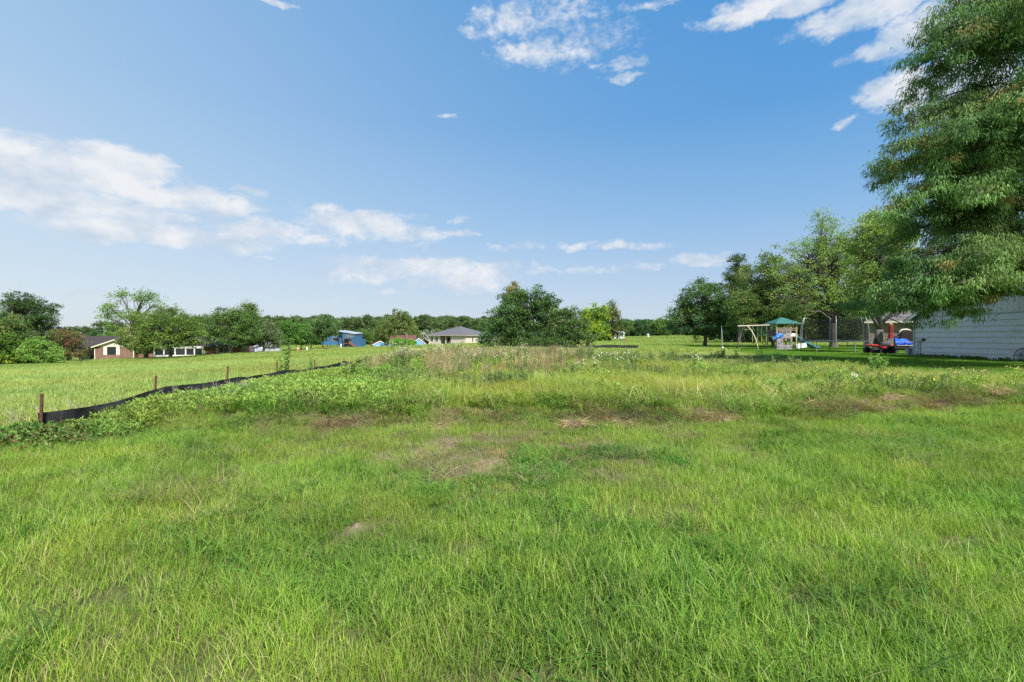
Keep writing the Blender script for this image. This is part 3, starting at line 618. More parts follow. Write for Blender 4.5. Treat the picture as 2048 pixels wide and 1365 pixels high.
tree_px('spreading_tree', 'big spreading green tree whose thick trunk stands behind the trampoline', 'tree', 1667, 57, [(-60, 130, 62, 44), (-100, 105, 50, 40), (0, 185, 60, 44), (60, 140, 50, 50), (-10, 150, 58, 50), (-30, 222, 46, 40), (30, 110, 62, 40), (44, 205, 48, 50), (-62, 180, 56, 44), (-105, 148, 44, 40), (80, 150, 44, 44), (-18, 262, 26, 20), (-100, 72, 50, 22), (-20, 92, 66, 22), (60, 88, 44, 22), (-130, 125, 20, 18)],
        seed=10, trunk_r=.40, fork=2.9, hgt=15.0, ncl=780, nlf=44, clr=.58, leaf=.19, cols=[(.14, .225, .06), (.165, .25, .07), (.15, .21, .06), (.115, .18, .05), (.18, .24, .08)], spike=.55, trunk_mat=BARKG, low_clumps=False, shell=.35, limb_r=.26)
tree_px('tall_light_tree', 'tall pale green tree between the spreading tree and the drooping conifer', 'tree', 1758, 47, [(-4, 240, 42, 34), (-30, 210, 34, 34), (28, 225, 40, 42), (-20, 160, 36, 36), (30, 160, 40, 40), (10, 110, 46, 30), (-34, 118, 24, 22), (50, 100, 28, 22), (0, 268, 26, 18)],
        seed=12, trunk_r=.42, fork=2.0, hgt=13.6, ncl=560, nlf=50, clr=.54, leaf=.19, cols=[(.17, .235, .07), (.20, .26, .085), (.13, .20, .055)], spike=.5, trunk_mat=BARKG, low_clumps=False, shell=.35, limb_r=.32)
tree_px('leaning_tree', 'leaning tree whose thin trunk stands between the swings and the playhouse', 'tree', 1546, 58, [(-30, 70, 44, 26), (-60, 90, 30, 24), (0, 105, 46, 34), (-25, 140, 40, 32), (24, 70, 40, 26), (-10, 168, 24, 20), (-58, 50, 30, 20)],
        seed=13, trunk_r=.20, fork=2.6, hgt=9.5, ncl=430, nlf=52, clr=.5, leaf=.20, cols=MID + OLV, spike=.5, trunk_mat=BARK, low_clumps=False, lean=(-2.4, 0))
bk = [(1470, 96, 'dark shady tree behind the disc swing'), (1505, 92, 'dark rounded tree behind the swing beam'), (1560, 95, 'dark tree behind the green playhouse roof'), (1612, 98, 'shady tree behind the slide'), (1660, 94, 'dark tree behind the thick trunk and net'),
      (1712, 96, 'dark tree seen through the right half of the net'), (1755, 104, 'dark tree over the left end of the brown brick house'), (1445, 118, 'far rounded tree right of the round headed tree')]
bkm = [tree_meshes(40 + i, [(-2, 0, 4, 3.2, 2.8, 2.6), (2, .5, 4.4, 3, 2.8, 2.8), (0, 0, 6.6, 2.6, 2.4, 2.2), (-1, 0, 1.6, 3.6, 3, 1.4), (2.4, 0, 1.6, 2.6, 2.6, 1.3)], .28, 1.5, 8, 190, 46, .75, .34, [DK, BLG, OLV][i], spike=.5) for i in range(3)]
for i, (px, Y, lb) in enumerate(bk): plant_tree('shade_tree', lb, 'tree', PX(px, Y), Y, bkm[i % 3], rotz=i * 1.3, scale=(.98 + .1 * (i % 3)) * (1.2 if i in (2, 3, 4) else 1.02), group='trees closing off the back of the yard')

# left group
tree_px('pine_tree', 'broad dark pine at the far left edge above the garden trees', 'pine', 48, 92, [(-10, 118, 40, 16), (20, 108, 40, 16), (-30, 92, 40, 18), (44, 84, 34, 15), (10, 74, 54, 18), (56, 60, 28, 14), (-20, 60, 44, 16), (66, 78, 14, 8), (0, 130, 26, 9), (30, 44, 40, 16)],
        seed=14, trunk_r=.4, fork=5, hgt=14.5, ncl=300, nlf=62, clr=.72, leaf=.40, cols=[(.045, .085, .028), (.035, .068, .022), (.06, .10, .035)], flat=.42, asp=.3, shell=.25, tuft=.8, spike=.35)
tree_px('garden_tree', 'olive green broad tree at the left edge in front of the pine', 'tree', 18, 78, [(-16, 60, 36, 34), (14, 50, 34, 36), (0, 84, 28, 24), (34, 34, 22, 24), (-30, 30, 34, 28), (40, 62, 14, 14)],
        seed=15, trunk_r=.3, fork=1.6, hgt=8, ncl=260, nlf=46, clr=.65, leaf=.30, cols=OLV + DK, spike=.4)
tree_px('magnolia_bush', 'glossy yellow green magnolia low at the left edge of the field', 'bush', 10, 72, [(-6, 30, 30, 30), (14, 14, 26, 16), (-24, 16, 24, 18), (8, 46, 18, 16)],
        seed=16, trunk_r=.15, fork=.6, hgt=4, ncl=150, nlf=42, clr=.5, leaf=.30, cols=[(.15, .21, .03), (.08, .15, .025), (.05, .10, .02)], spike=.3)
tree_px('bright_bush', 'bright green rounded bush standing before the pink flowering tree', 'bush', 84, 73, [(-24, 26, 22, 20), (6, 30, 22, 20), (-8, 42, 22, 13), (26, 22, 16, 16), (-36, 14, 14, 12), (0, 12, 36, 12)],
        seed=17, trunk_r=.10, fork=.7, hgt=3.8, ncl=190, nlf=42, clr=.40, leaf=.22, cols=[(.12, .22, .045), (.09, .175, .035), (.15, .25, .055)], flat=.4, spike=.5)
tree_px('crape_myrtle', 'reddish pink flowering tree at the left corner of the brick ranch house', 'tree', 132, 80, [(-14, 40, 20, 20), (8, 46, 24, 18), (24, 30, 16, 22), (-8, 56, 22, 10), (6, 24, 22, 18)],
        seed=18, trunk_r=.12, fork=.8, hgt=5, ncl=200, nlf=42, clr=.42, leaf=.2, cols=[(.09, .12, .04), (.10, .115, .04), (.13, .12, .05), (.13, .095, .05), (.08, .115, .035), (.17, .07, .06)], trunks=3, spike=.4, trunk_mat=BARKG)
tree_px('locust_tree', 'tall airy tree with thin leaf sprays above the ranch house roof', 'tree', 270, 116, [(-45, 96, 20, 18), (-32, 124, 18, 12), (22, 118, 30, 14), (44, 104, 22, 14), (-55, 78, 18, 10), (0, 80, 30, 16), (-38, 64, 24, 14), (52, 84, 20, 14)],
        seed=19, trunk_r=.28, fork=5, hgt=15, ncl=190, nlf=20, clr=.85, leaf=.36, cols=LIT + MID, shell=.2, spike=.4, trunk_mat=BARKG, low_clumps=False, limb_r=.4)
tree_px('oak_tree', 'left of two broad oaks before the white sunroom, pale trunk', 'tree', 292, 84, [(-20, 46, 34, 30), (14, 60, 36, 28), (-6, 80, 36, 16), (-44, 44, 16, 18), (22, 36, 34, 22)],
        seed=20, trunk_r=.36, fork=2.0, hgt=8.5, ncl=260, nlf=48, clr=.58, leaf=.26, cols=[(.115, .165, .04), (.08, .13, .03), (.14, .18, .05)], spike=.4, trunk_mat=BARKG, low_clumps=False)
tree_px('oak_tree', 'right of two broad oaks before the white sunroom, dark trunk', 'tree', 341, 83, [(-6, 56, 38, 28), (26, 62, 36, 26), (-2, 80, 34, 16), (50, 48, 24, 26), (12, 34, 44, 14), (-34, 46, 22, 18), (40, 78, 20, 12)],
        seed=21, trunk_r=.26, fork=2.0, hgt=8.3, ncl=300, nlf=48, clr=.58, leaf=.26, cols=[(.085, .14, .03), (.115, .165, .04), (.055, .10, .025)], spike=.4, low_clumps=False)
tree_px('oak_tree', 'broad dark green oak hiding the right end of the ranch house', 'tree', 463, 92, [(-30, 48, 32, 28), (0, 60, 38, 28), (32, 52, 32, 30), (-6, 78, 34, 14), (22, 76, 22, 12), (10, 32, 44, 16)],
        seed=22, trunk_r=.30, fork=2.0, hgt=8.3, ncl=330, nlf=48, clr=.6, leaf=.27, cols=[(.075, .135, .035), (.10, .16, .045), (.05, .095, .028)], spike=.4, low_clumps=False)
tree_px('grey_green_tree', 'smaller grey green tree right of the dark oak', 'tree', 527, 98, [(-2, 40, 26, 20), (14, 30, 22, 22), (-14, 32, 18, 18), (4, 54, 18, 10)],
        seed=23, trunk_r=.2, fork=1.7, hgt=6, ncl=170, nlf=46, clr=.6, leaf=.27, cols=[(.09, .125, .06), (.07, .10, .05), (.11, .14, .07)], spike=.4, low_clumps=False)
for i, (px, Y, lb, sc_) in enumerate([(430, 112, 'thin topped tree behind the gap between the oaks', .8), (500, 114, 'thin topped tree above the right shoulder of the dark oak', 1.0), (345, 112, 'dark topped tree just right of the airy tall tree', .95)]):
    if i == 0: sm = tree_meshes(50, [(-2.4, 0, 9.4, 2.4, 2, 1.6), (2.6, 0, 9.9, 2.4, 2.2, 1.8), (0, 0, 8.2, 3, 2.4, 1.6), (4.2, 0, 8.4, 1.6, 1.6, 1.4), (0, 0, 11.2, 1.8, 1.4, 1.0)], .26, 4, 11.5, 120, 26, .7, .36, OLV + DK[:1], shell=.2, spike=.4, low_clumps=False)
    plant_tree('thin_topped_tree', lb, 'tree', PX(px, Y), Y, sm, rotz=i * 2.1, scale=sc_, group='thin topped trees behind the ranch house')
# round trees right of the grey green tree and around the blue house
rm = [tree_meshes(60 + i, [(-1.6, 0, 5.0 + (i == 1) * .7, 2.4, 2.2, 2.2), (1.8, .4, 5.4 + (i == 1) * .7, 2.4, 2.3, 2.2), (0, 0, 7.3, 2.2, 2, 1.6), (0, 0, 3.4 + (i == 1) * 1.6, 3.0, 2.6, 1.5)], .2, 1.6, 8.4, 130, 40, .72, .42, c, spike=.35, low_clumps=(i != 1)) for i, c in enumerate([[(.085, .165, .035), (.06, .13, .03)], [(.09, .15, .055), (.07, .125, .045)], OLV])]
for (px, Y, k, sc_, lb) in [(578, 125, 0, .92, 'bright green round tree left of a pair by the far wood'), (602, 128, 0, .85, 'bright green round tree right of a pair by the far wood'), (646, 140, 1, 1.12, 'spreading tree covering the left end of the blue deck'), (655, 176, 1, .95, 'tree close behind the blue house deck'),
                            (622, 146, 1, .95, 'pale green tree left of the blue deck'), (800, 186, 2, 1.55, 'big olive tree behind the low blue house'), (768, 205, 2, 1.2, 'olive tree behind the small blue garage'), (555, 132, 2, .9, 'dull green tree between the white shed and round trees'), (822, 200, 2, 1.1, 'olive tree behind the brown roofs')]:
    plant_tree('round_tree', lb, 'tree', PX(px, Y), Y, rm[k], rotz=px * .37, scale=sc_, group='round trees around the far houses')
for (px, Y, sc_, lb) in [(793, 160, .40, 'bright green shrub left of the pair by the low blue house'), (806, 162, .36, 'bright green shrub right of the pair by the low blue house'), (821, 165, .34, 'small bright shrub against the blue gable')]:
    if px == 793: shm = tree_meshes(66, [(-2, 0, 3, 3, 2.4, 2.2), (2, 0, 3.2, 3, 2.4, 2.2)], .2, .8, 5, 70, 36, 1.0, .6, [(.14, .27, .05), (.11, .22, .04)])
    plant_tree('shrub', lb, 'shrub', PX(px, Y), Y, shm, rotz=px, scale=sc_ * 1.35, group='bright shrubs by the low blue house')
# bare dead tree
def bare_tree(seed, hgt, r):
    rng = np.random.RandomState(seed); b = MB()
    def grow(p, d, ln, rr, k):
        q_ = p + d * ln; b.tube([p, (p + q_) / 2 + rng.randn(3) * ln * .06, q_], [rr, rr * .8, rr * .55], 5 if k > 2 else 3, cap=False)
        if k == 0: return
        for _ in range(3 if k > 1 else 4):
            nd = d + rng.randn(3) * .62 + np.array([0, 0, .1]); grow(p + d * ln * rng.uniform(.55, 1), nd / np.linalg.norm(nd), ln * rng.uniform(.55, .8), rr * .55, k - 1)
    grow(np.array([0, 0, -.2]), np.array([.05, 0, 1.0]), hgt * .36, r, 4); return b
o = bare_tree(3, 8.6, .34).obj('bare_tree', mat('dead_wood', (.42, .39, .35), .85, .15, 2.0), smooth=True); o.location = (PX(857, 150), 150, h(PX(857, 150), 150)); o['label'] = 'bare pale dead tree left of the beige house roof'; o['category'] = 'dead tree'

# the far pine wood: one mass, plus single pines standing out of it
pm_ = []
for i in range(4):
    rr_ = np.random.RandomState(80 + i); lob = [(rr_.uniform(-1, 1), rr_.uniform(-1, 1), z, 2.7 - abs(z - 12) * .10 + rr_.uniform(-.4, .4), 2.5, 1.15) for z in (7.5, 9.5, 11.5, 13.5, 15.2, 16.6)]
    pm_.append(tree_meshes(80 + i, lob, .28, 7.0, 17.5, 64, 28, 1.25, .95, [(.078, .120, .046), (.058, .098, .040), (.100, .140, .055)], flat=.5, asp=.5, shell=.3, tuft=.4, spike=.4, twigs=False))
low_ = [tree_meshes(90 + i, [(-1.5, 0, 4, 3.2, 3, 3), (1.8, 0, 5, 3, 3, 3.2), (0, 0, 7.4, 2.4, 2.4, 1.8), (0, 0, 2, 3.6, 3, 1.6)], .25, 1.5, 9, 60, 28, 1.2, .8, [BLG, MID][i], spike=.4, twigs=False) for i in range(2)]
def wood(name, label, pts, meshes, s0, s1):
    """a far wood that reads as one mass: instanced with geometry nodes"""
    rngw = np.random.RandomState(len(pts)); plist = []
    for (a, b) in meshes:
        pa = np.empty(len(a.vertices) * 3, np.float32); a.vertices.foreach_get('co', pa); pb = np.empty(len(b.vertices) * 3, np.float32); b.vertices.foreach_get('co', pb)
        bm_o = bpy.data.objects.new('crown_source', b); plist.append([bm_o, bpy.data.objects.new('trunk_source', a)])
    P = np.array(pts, float); z = H(P[:, 0], P[:, 1]); me = bpy.data.meshes.new(name); me.vertices.add(len(P)); me.vertices.foreach_set('co', np.stack([P[:, 0], P[:, 1], z], 1).astype(np.float32).ravel())
    me.attributes.new('idx', 'INT', 'POINT').data.foreach_set('value', rngw.randint(0, len(meshes), len(P)).astype(np.int32))
    me.attributes.new('scl', 'FLOAT', 'POINT').data.foreach_set('value', (s0 + (s1 - s0) * rngw.rand(len(P))).astype(np.float32))
    me.attributes.new('rot', 'FLOAT_VECTOR', 'POINT').data.foreach_set('vector', np.stack([P[:, 0] * 0, P[:, 0] * 0, rngw.rand(len(P)) * 6.28], 1).astype(np.float32).ravel())
    me.materials.append(LEAF); o = bpy.data.objects.new(name, me); finish(o, label=label, category='wood', kind='stuff')
    g = bpy.data.node_groups.new(name, 'GeometryNodeTree'); g.interface.new_socket('Geometry', in_out='INPUT', socket_type='NodeSocketGeometry'); g.interface.new_socket('Geometry', in_out='OUTPUT', socket_type='NodeSocketGeometry')
    t = NT(g); gi = t.add('NodeGroupInput'); go = t.add('NodeGroupOutput'); jn = t.add('GeometryNodeJoinGeometry')
    def attr(nm, typ): return t.add('GeometryNodeInputNamedAttribute', {'Name': nm}, data_type=typ).outputs[0]
    ia, sa, ra = attr('idx', 'INT'), attr('scl', 'FLOAT'), attr('rot', 'FLOAT_VECTOR'); er = t.add('FunctionNodeEulerToRotation', {0: ra}).outputs[0]
    for k, pair in enumerate(plist):
        for po in pair:
            cmp_ = t.add('FunctionNodeCompare', data_type='INT', operation='EQUAL'); t.set(cmp_.inputs[2], ia); cmp_.inputs[3].default_value = k
            oi = t.add('GeometryNodeObjectInfo', {'Object': po}); oi.inputs['As Instance'].default_value = True
            ip = t.add('GeometryNodeInstanceOnPoints', {'Points': gi.outputs[0], 'Selection': cmp_.outputs[0], 'Instance': oi.outputs['Geometry'], 'Rotation': er, 'Scale': sa}); t.l.new(ip.outputs[0], jn.inputs[0])
    t.l.new(jn.outputs[0], go.inputs[0]); md = o.modifiers.new('trees', 'NODES'); md.node_group = g
rw = np.random.RandomState(9)
pts = []
for i in range(560):       # pine wood from left of the ranch house to behind the middle clump
    a = rw.rand(); px = 380 + a * 680; Y = 228 + rw.rand() * 60 + (10 if px < 560 else 0) + max(0, px - 860) * .35; pts.append((PX(px, Y), Y))
wood('pine_wood', 'long dark pine wood along the horizon behind the houses', pts, pm_, .56, .80)
pts = []
for i in range(200): px = 540 + rw.rand() * 480; Y = 216 + rw.rand() * 14; pts.append((PX(px, Y), Y))
for i in range(60): px = 90 + rw.rand() * 330; Y = 150 + rw.rand() * 40; pts.append((PX(px, Y), Y))
wood('wood_edge_trees', 'lower rounded trees and undergrowth along the foot of the far pine wood', pts, low_, .40, .72)
pts = []
for i in range(260): px = 1225 + rw.rand() * 620; Y = 232 + rw.rand() * 50; pts.append((PX(px, Y), Y))
for i in range(120): px = 1440 + rw.rand() * 560; Y = 130 + rw.rand() * 40; pts.append((PX(px, Y), Y))
wood('far_tree_line', 'low dark line of trees across the far right field', pts, low_, .62, .92)
for k, (px, Y, sc_) in enumerate([(172, 158, .46), (187, 166, .44), (205, 162, .56), (222, 158, .52), (235, 166, .48), (150, 150, .46), (968, 205, .56), (950, 212, .60), (984, 214, .58)]):
    lb = ['pine standing above the pink flowering tree', 'short pine left of the pole light', 'flat topped pine behind the pole light', 'pine right of the pole light', 'pine under the left side of the airy tree', 'dark pine beyond the left end of the ranch roof', 'pine top above the right end of the beige house', 'pine top above the beige roof ridge', 'pine top between beige house and middle clump'][k]
    plant_tree('far_pine', lb, 'pine', PX(px, Y), Y, pm_[k % 4], rotz=k * 1.1, scale=sc_, group='single pines standing behind the houses')

# the drooping conifer at the right edge
def cypress():
    rng = np.random.RandomState(77); tb = MB(); Hh = 19.0
    tb.tube([(0, 0, -.3), (0, 0, .2), (.1, 0, 3), (.05, .1, 7), (-.1, 0, 12), (0, 0, Hh)], [.5, .42, .34, .27, .17, .02], 10)
    P = []; D = []; SZ = []; CC = []
    nb = 98; EX = [(2.7, 6.2, 6), (2.9, 5.8, 14), (3.0, 6.3, -6), (3.2, 5.6, 22), (3.0, 6.2, -20), (3.6, 5.9, 12), (4.4, 5.6, 5), (4.2, 5.2, 25), (5.2, 5.4, -12), (6.1, 6.8, 4), (6.0, 5.4, -4), (8.7, 6.0, 5), (8.3, 5.7, -8), (8.9, 5.2, 18), (9.6, 5.7, 3), (12.5, 5.5, 2), (12.0, 5.0, 18), (14.6, 3.8, 0), (4.1, 4.6, 60),  (7.4, 5.2, 10), (3.5, 3.0, 110)]
    for i in range(nb + len(EX)):
        t = (i + rng.rand()) / nb; z = 4.1 + (Hh - 4.4) * t ** 1.04
        prof = np.interp(z, [2, 3.2, 4.2, 5.6, 6.8, 8.5, 10.6, 12.5, 14, 16, 19], [5.6, 5.9, 5.5, 4.6, 4.9, 4.7, 4.1, 4.3, 3.6, 2.8, .4])
        az_ = i * 2.39996 + rng.rand() * .9; ln = prof * rng.uniform(.42, 1.08)
        if i >= nb: z, ln, a_ = EX[i - nb]; az_ = math.radians(180 + a_) - .4
        rise = np.interp(z, [2.5, 6, 15], [.06, .28, .60]) + rng.uniform(-.26, .26); sag = rise * rng.uniform(.55, 1.1) + rng.uniform(.04, .16)
        d = np.array([math.cos(az_), math.sin(az_), 0]); side = np.array([-d[1], d[0], 0]); s_ = np.array([0, 0, z - (rise - sag) * ln])
        wig = rng.uniform(-.25, .25)
        def at(u): return s_ + d * ln * u + np.array([0, 0, (rise * u - sag * u ** 2.4) * ln]) + side * math.sin(u * 2.6 + i) * wig * ln * .4 * u
        pts = [at(u) for u in np.linspace(0, 1, 7)]
        tb.tube(pts, [.016 * ln * (1 - .85 * u) + .012 for u in np.linspace(0, 1, 7)], 5, cap=False)
        basec = np.array([(.084, .158, .048), (.115, .200, .066), (.115, .178, .058), (.062, .122, .040)][rng.randint(4)])
        ns = int(ln * 2.4) + 2
        for j in range(ns):                     # side boughs, each a drooping fan of sprays
            u = .22 + .78 * (j + rng.rand()) / ns; q_ = at(u); sg = 1 if j % 2 else -1
            tl = (.45 + 1.5 * (1 - u) ** .7) * rng.uniform(.55, 1.2) * (1 if ln > 3 else .6)
            td = side * sg * rng.uniform(.3, 1) + d * rng.uniform(.3, 1.0) + np.array([0, 0, rng.uniform(-.35, .75)]); td /= np.linalg.norm(td)
            e = q_ + td * tl + np.array([0, 0, -.50 * tl]); m_ = (q_ + e) / 2 + np.array([0, 0, .26 * tl]); tb.tube([q_, m_, e], [.014, .010, .005], 3, cap=False)
            nk = 2 + int(tl * 2.6)
            for c_ in range(nk):                # hanging clusters along the bough
                uu = (c_ + rng.uniform(.4, 1.2)) / nk; cpt = q_ * (1 - uu) ** 2 + 2 * uu * (1 - uu) * m_ + e * uu * uu + rng.randn(3) * np.array([.16, .16, .24])
                k = rng.randint(62, 112); r_ = rng.uniform(.12, .24); hang = rng.uniform(.12, .50)
                g = rng.randn(k, 3) * np.array([r_, r_, .06]); base = cpt + g; base[:, 2] -= hang * np.abs(rng.rand(k)) ** 1.4 * (1 - .5 * np.clip(np.hypot(g[:, 0], g[:, 1]) / (r_ * 2), 0, 1))
                dd = g * np.array([2.2, 2.2, 0]) + rng.randn(k, 3) * .22 + np.array([0, 0, -.45]) + td * .25
                P.append(base); D.append(dd); SZ.append(rng.uniform(.07, .18, k))
                brown = rng.rand() < .05; c = basec * rng.uniform(.75, 1.4) if not brown else np.array((.17, .15, .055)); CC.append(np.tile(c, (k, 1)) * (.78 + .44 * rng.rand(k, 1)))
    P = np.concatenate(P); D = np.concatenate(D); SZ = np.concatenate(SZ); CC = np.concatenate(CC); n = len(P)
    D /= np.linalg.norm(D, axis=1, keepdims=True); S_ = np.cross(D, rng.randn(n, 3)); S_ /= np.linalg.norm(S_, axis=1, keepdims=True)
    sz = SZ[:, None]; m1 = P + D * sz * .5; e = m1 + (D * .35 + np.array([0, 0, -.6])) * sz * .8
    w1 = .029; V = np.stack([P - S_ * .010, P + S_ * .010, m1 - S_ * w1 * .55, m1 + S_ * w1 * .55, e - S_ * .006, e + S_ * .006], 1).reshape(-1, 3)
    b = np.arange(n)[:, None] * 6; Q = np.concatenate([b + [0, 1, 3, 2], b + [2, 3, 5, 4]], 0)
    C = np.repeat(CC, 6, 0); print('cypress sprays', n)
    return tb.mesh('trunk', BARK, smooth=True), np_mesh('crown', V, Q, LEAF, cols=C)
plant_tree('drooping_conifer', 'tall conifer with drooping feathery sprays hanging over the grey shed', 'conifer', PX(2078, 19.5), 19.5, cypress(), rotz=.4)
print('crown tris', NTRI[0])

# ------------------------------------------------------------------ buildings
def part(b, name, m_, parent, **kw): return b.obj(name, m_, parent, **kw)
def window(parent, x0, z0, x1, z1, y=0.0, fr=.06, dep=.08, frame_m=None, axis='y', muntin=(0, 0), pane_m=None, name='window'):
    """a window on the wall plane y (axis 'y', facing -y) or x (axis 'x', facing the sign of dep)"""
    def bx(b, a0, c0, a1, c1, d0, d1):
        d0, d1 = min(d0, d1), max(d0, d1)
        return b.box(a0, d0, c0, a1, d1, c1) if axis == 'y' else b.box(d0, a0, c0, d1, a1, c1)
    f = MB(); o_, i_ = y - dep * .5, y + dep * .1
    bx(f, x0, z0, x0 + fr, z1, o_, i_); bx(f, x1 - fr, z0, x1, z1, o_, i_); bx(f, x0 + fr, z0, x1 - fr, z0 + fr, o_, i_); bx(f, x0 + fr, z1 - fr, x1 - fr, z1, o_, i_)
    nx, nz = muntin
    for k in range(1, nx + 1): xx = x0 + (x1 - x0) * k / (nx + 1); bx(f, xx - .018, z0 + fr, xx + .018, z1 - fr, y - dep * .28, y - dep * .12)
    for k in range(1, nz + 1): zz = z0 + (z1 - z0) * k / (nz + 1); bx(f, x0 + fr, zz - .018, x1 - fr, zz + .018, y - dep * .36, y - dep * .30)
    fo = part(f, name, frame_m or WHITE, parent)
    p = MB(); bx(p, x0 + fr * .8, z0 + fr * .8, x1 - fr * .8, z1 - fr * .8, y - dep * .10, y - dep * .02); part(p, 'pane', pane_m or WINGLASS, fo)
    return fo
def gable_roof(b, x0, x1, y0, y1, ze, zr, ov=.35, th=.14, ridge='x'):
    if ridge == 'x':
        ym = (y0 + y1) / 2; s_ = (zr - ze) / (ym - y0); zo = ze - s_ * ov
        b.slab([(x0 - ov, y0 - ov, zo), (x1 + ov, y0 - ov, zo), (x1 + ov, ym, zr), (x0 - ov, ym, zr)], -th); b.slab([(x0 - ov, ym, zr), (x1 + ov, ym, zr), (x1 + ov, y1 + ov, zo), (x0 - ov, y1 + ov, zo)], -th)
    else:
        xm = (x0 + x1) / 2; s_ = (zr - ze) / (xm - x0); zo = ze - s_ * ov
        b.slab([(x0 - ov, y0 - ov, zo), (xm, y0 - ov, zr), (xm, y1 + ov, zr), (x0 - ov, y1 + ov, zo)], -th); b.slab([(xm, y0 - ov, zr), (x1 + ov, y0 - ov, zo), (x1 + ov, y1 + ov, zo), (xm, y1 + ov, zr)], -th)
    return b
def hip_roof(b, x0, x1, y0, y1, ze, zr, ov=.4, th=.16):
    x0 -= ov; x1 += ov; y0 -= ov; y1 += ov; d = min(x1 - x0, y1 - y0) / 2
    if x1 - x0 >= y1 - y0: r0, r1 = (x0 + d, (y0 + y1) / 2, zr), (x1 - d, (y0 + y1) / 2, zr)
    else: r0, r1 = ((x0 + x1) / 2, y0 + d, zr), ((x0 + x1) / 2, y1 - d, zr)
    c = [(x0, y0, ze), (x1, y0, ze), (x1, y1, ze), (x0, y1, ze)]; lo = [(p[0], p[1], ze - th) for p in c]
    if x1 - x0 >= y1 - y0: fs = [(0, 1, 5, 4), (1, 2, 5), (2, 3, 4, 5), (3, 0, 4)]
    else: fs = [(0, 1, 4), (1, 2, 5, 4), (2, 3, 5), (3, 0, 4, 5)]
    return b.raw(c + [r0, r1] + lo, fs + [(0, 6, 7, 1), (1, 7, 8, 2), (2, 8, 9, 3), (3, 9, 6, 0), (9, 8, 7, 6)])
BR1 = brick_mat('red_brick', (.21, .085, .055), (.13, .06, .045), (.26, .22, .19)); BR2 = brick_mat('orange_brick', (.40, .17, .085), (.30, .13, .07), (.40, .34, .28)); BR3 = brick_mat('brown_brick', (.23, .175, .13), (.16, .13, .105), (.34, .31, .28), .30, .10)
ROOFD = mat('dark_brown_shingle', (.048, .037, .035), .9, .3, 5, stretch=(1, 1, 5)); ROOFG = mat('grey_shingle', (.115, .115, .125), .9, .2, 3, stretch=(1, 1, 5)); ROOFB = mat('brown_red_shingle', (.13, .058, .050), .9, .2, 3)
# brick ranch house on the left
Y0 = 90.0; fz = -2.72
hb = empty('brick_ranch_house', (PX(190, Y0), Y0, fz), 'long low brick ranch house with white sunroom and dark brown roof behind the oaks', 'house', math.radians(14))
b = MB(); b.box(0, 0, -.6, 6.3, 9, 2.45); part(b, 'wing_wall', BR1, hb)
b = MB(); b.box(-5.0, 5.0, -.6, -.003, 10, 2.45); part(b, 'wall', BR1, hb); b = MB(); b.box(6.303, 1.6, -.6, 9.4, 9, 2.45); part(b, 'wall', BR1, hb)
b = MB(); b.box(17.8, 1.2, -.6, 24.6, 9, 2.45); part(b, 'end_wall', BR2, hb)
b = MB(); b.prism([(-.01, 2.453), (6.31, 2.453), (3.15, 3.58)], 'y', .02, 4.9); o = part(b, 'gable', CREAM, hb)
b = MB(); gable_roof(b, 0, 6.3, 0, 9.5, 2.46, 3.65, .38, .14, 'y'); part(b, 'wing_roof', ROOFD, hb)
b = MB(); gable_roof(b, -5, 24.6, .9, 10, 2.47, 4.30, .45, .15, 'x'); part(b, 'roof', ROOFD, hb)
b = MB(); b.slab([(-.40, -.40, 2.30), (-.40, -.42, 2.30), (3.15, -.42, 4.16), (3.15, -.40, 4.16)], .01); b = MB()
for sg in (0, 1):
    a0, a1 = ((-.42, 2.22), (3.15, 3.59)) if sg == 0 else ((6.72, 2.22), (3.15, 3.59))
    b.raw([(a0[0], -.44, a0[1]), (a0[0], -.385, a0[1]), (a1[0], -.385, a1[1]), (a1[0], -.44, a1[1]), (a0[0], -.44, a0[1] + .2), (a0[0], -.385, a0[1] + .2), (a1[0], -.385, a1[1] + .2), (a1[0], -.44, a1[1] + .2)], [(0, 1, 2, 3), (7, 6, 5, 4), (0, 3, 7, 4), (1, 5, 6, 2), (0, 4, 5, 1), (3, 2, 6, 7)])
part(b, 'fascia_board', CREAM, hb)
window(hb, 1.95, .95, 3.35, 2.38, 0, muntin=(2, 1), frame_m=DARKSTEEL)
for xx in (1.35, 3.40):
    b = MB(); b.box(xx, -.05, .88, xx + .55, -.004, 2.44); part(b, 'shutter', CREAM, hb)
for xx in (-.02, 6.2):
    b = MB(); b.box(xx - .06, -.09, -.3, xx + .06, -.006, 2.44); part(b, 'downpipe', CREAM, hb)
window(hb, -4.1, 1.3, -3.4, 2.35, 5.0); window(hb, -2.0, .75, -1.0, 2.35, 5.0); b = MB(); b.box(-3.25, 4.94, 0, -2.35, 4.996, 2.1); part(b, 'door', mat('grey_blue_door', (.16, .19, .26), .6), hb)
# sunroom
b = MB(); b.box(9.403, .2, -.6, 17.79, 9, .78); b.box(9.403, .2, 2.05, 17.79, 9, 2.45)
for xx in (9.403, 11.0, 12.9, 14.7, 16.2, 17.59): b.box(xx, .203, .782, xx + .2, .35, 2.047)
part(b, 'sunroom_wall', WHITE, hb)
for (a, c) in ((9.62, 10.98), (11.22, 12.88), (13.12, 14.68), (14.92, 16.18), (16.42, 17.57)): window(hb, a, .80, c, 2.04, .28, frame_m=DARKSTEEL, muntin=(0, 1))
window(hb, 20.2, 1.2, 22.0, 2.2, 1.2, muntin=(1, 0))
for xx in (19.75, 22.05):
    b = MB(); b.box(xx, 1.15, 1.15, xx + .4, 1.196, 2.25); part(b, 'shutter', CREAM, hb)
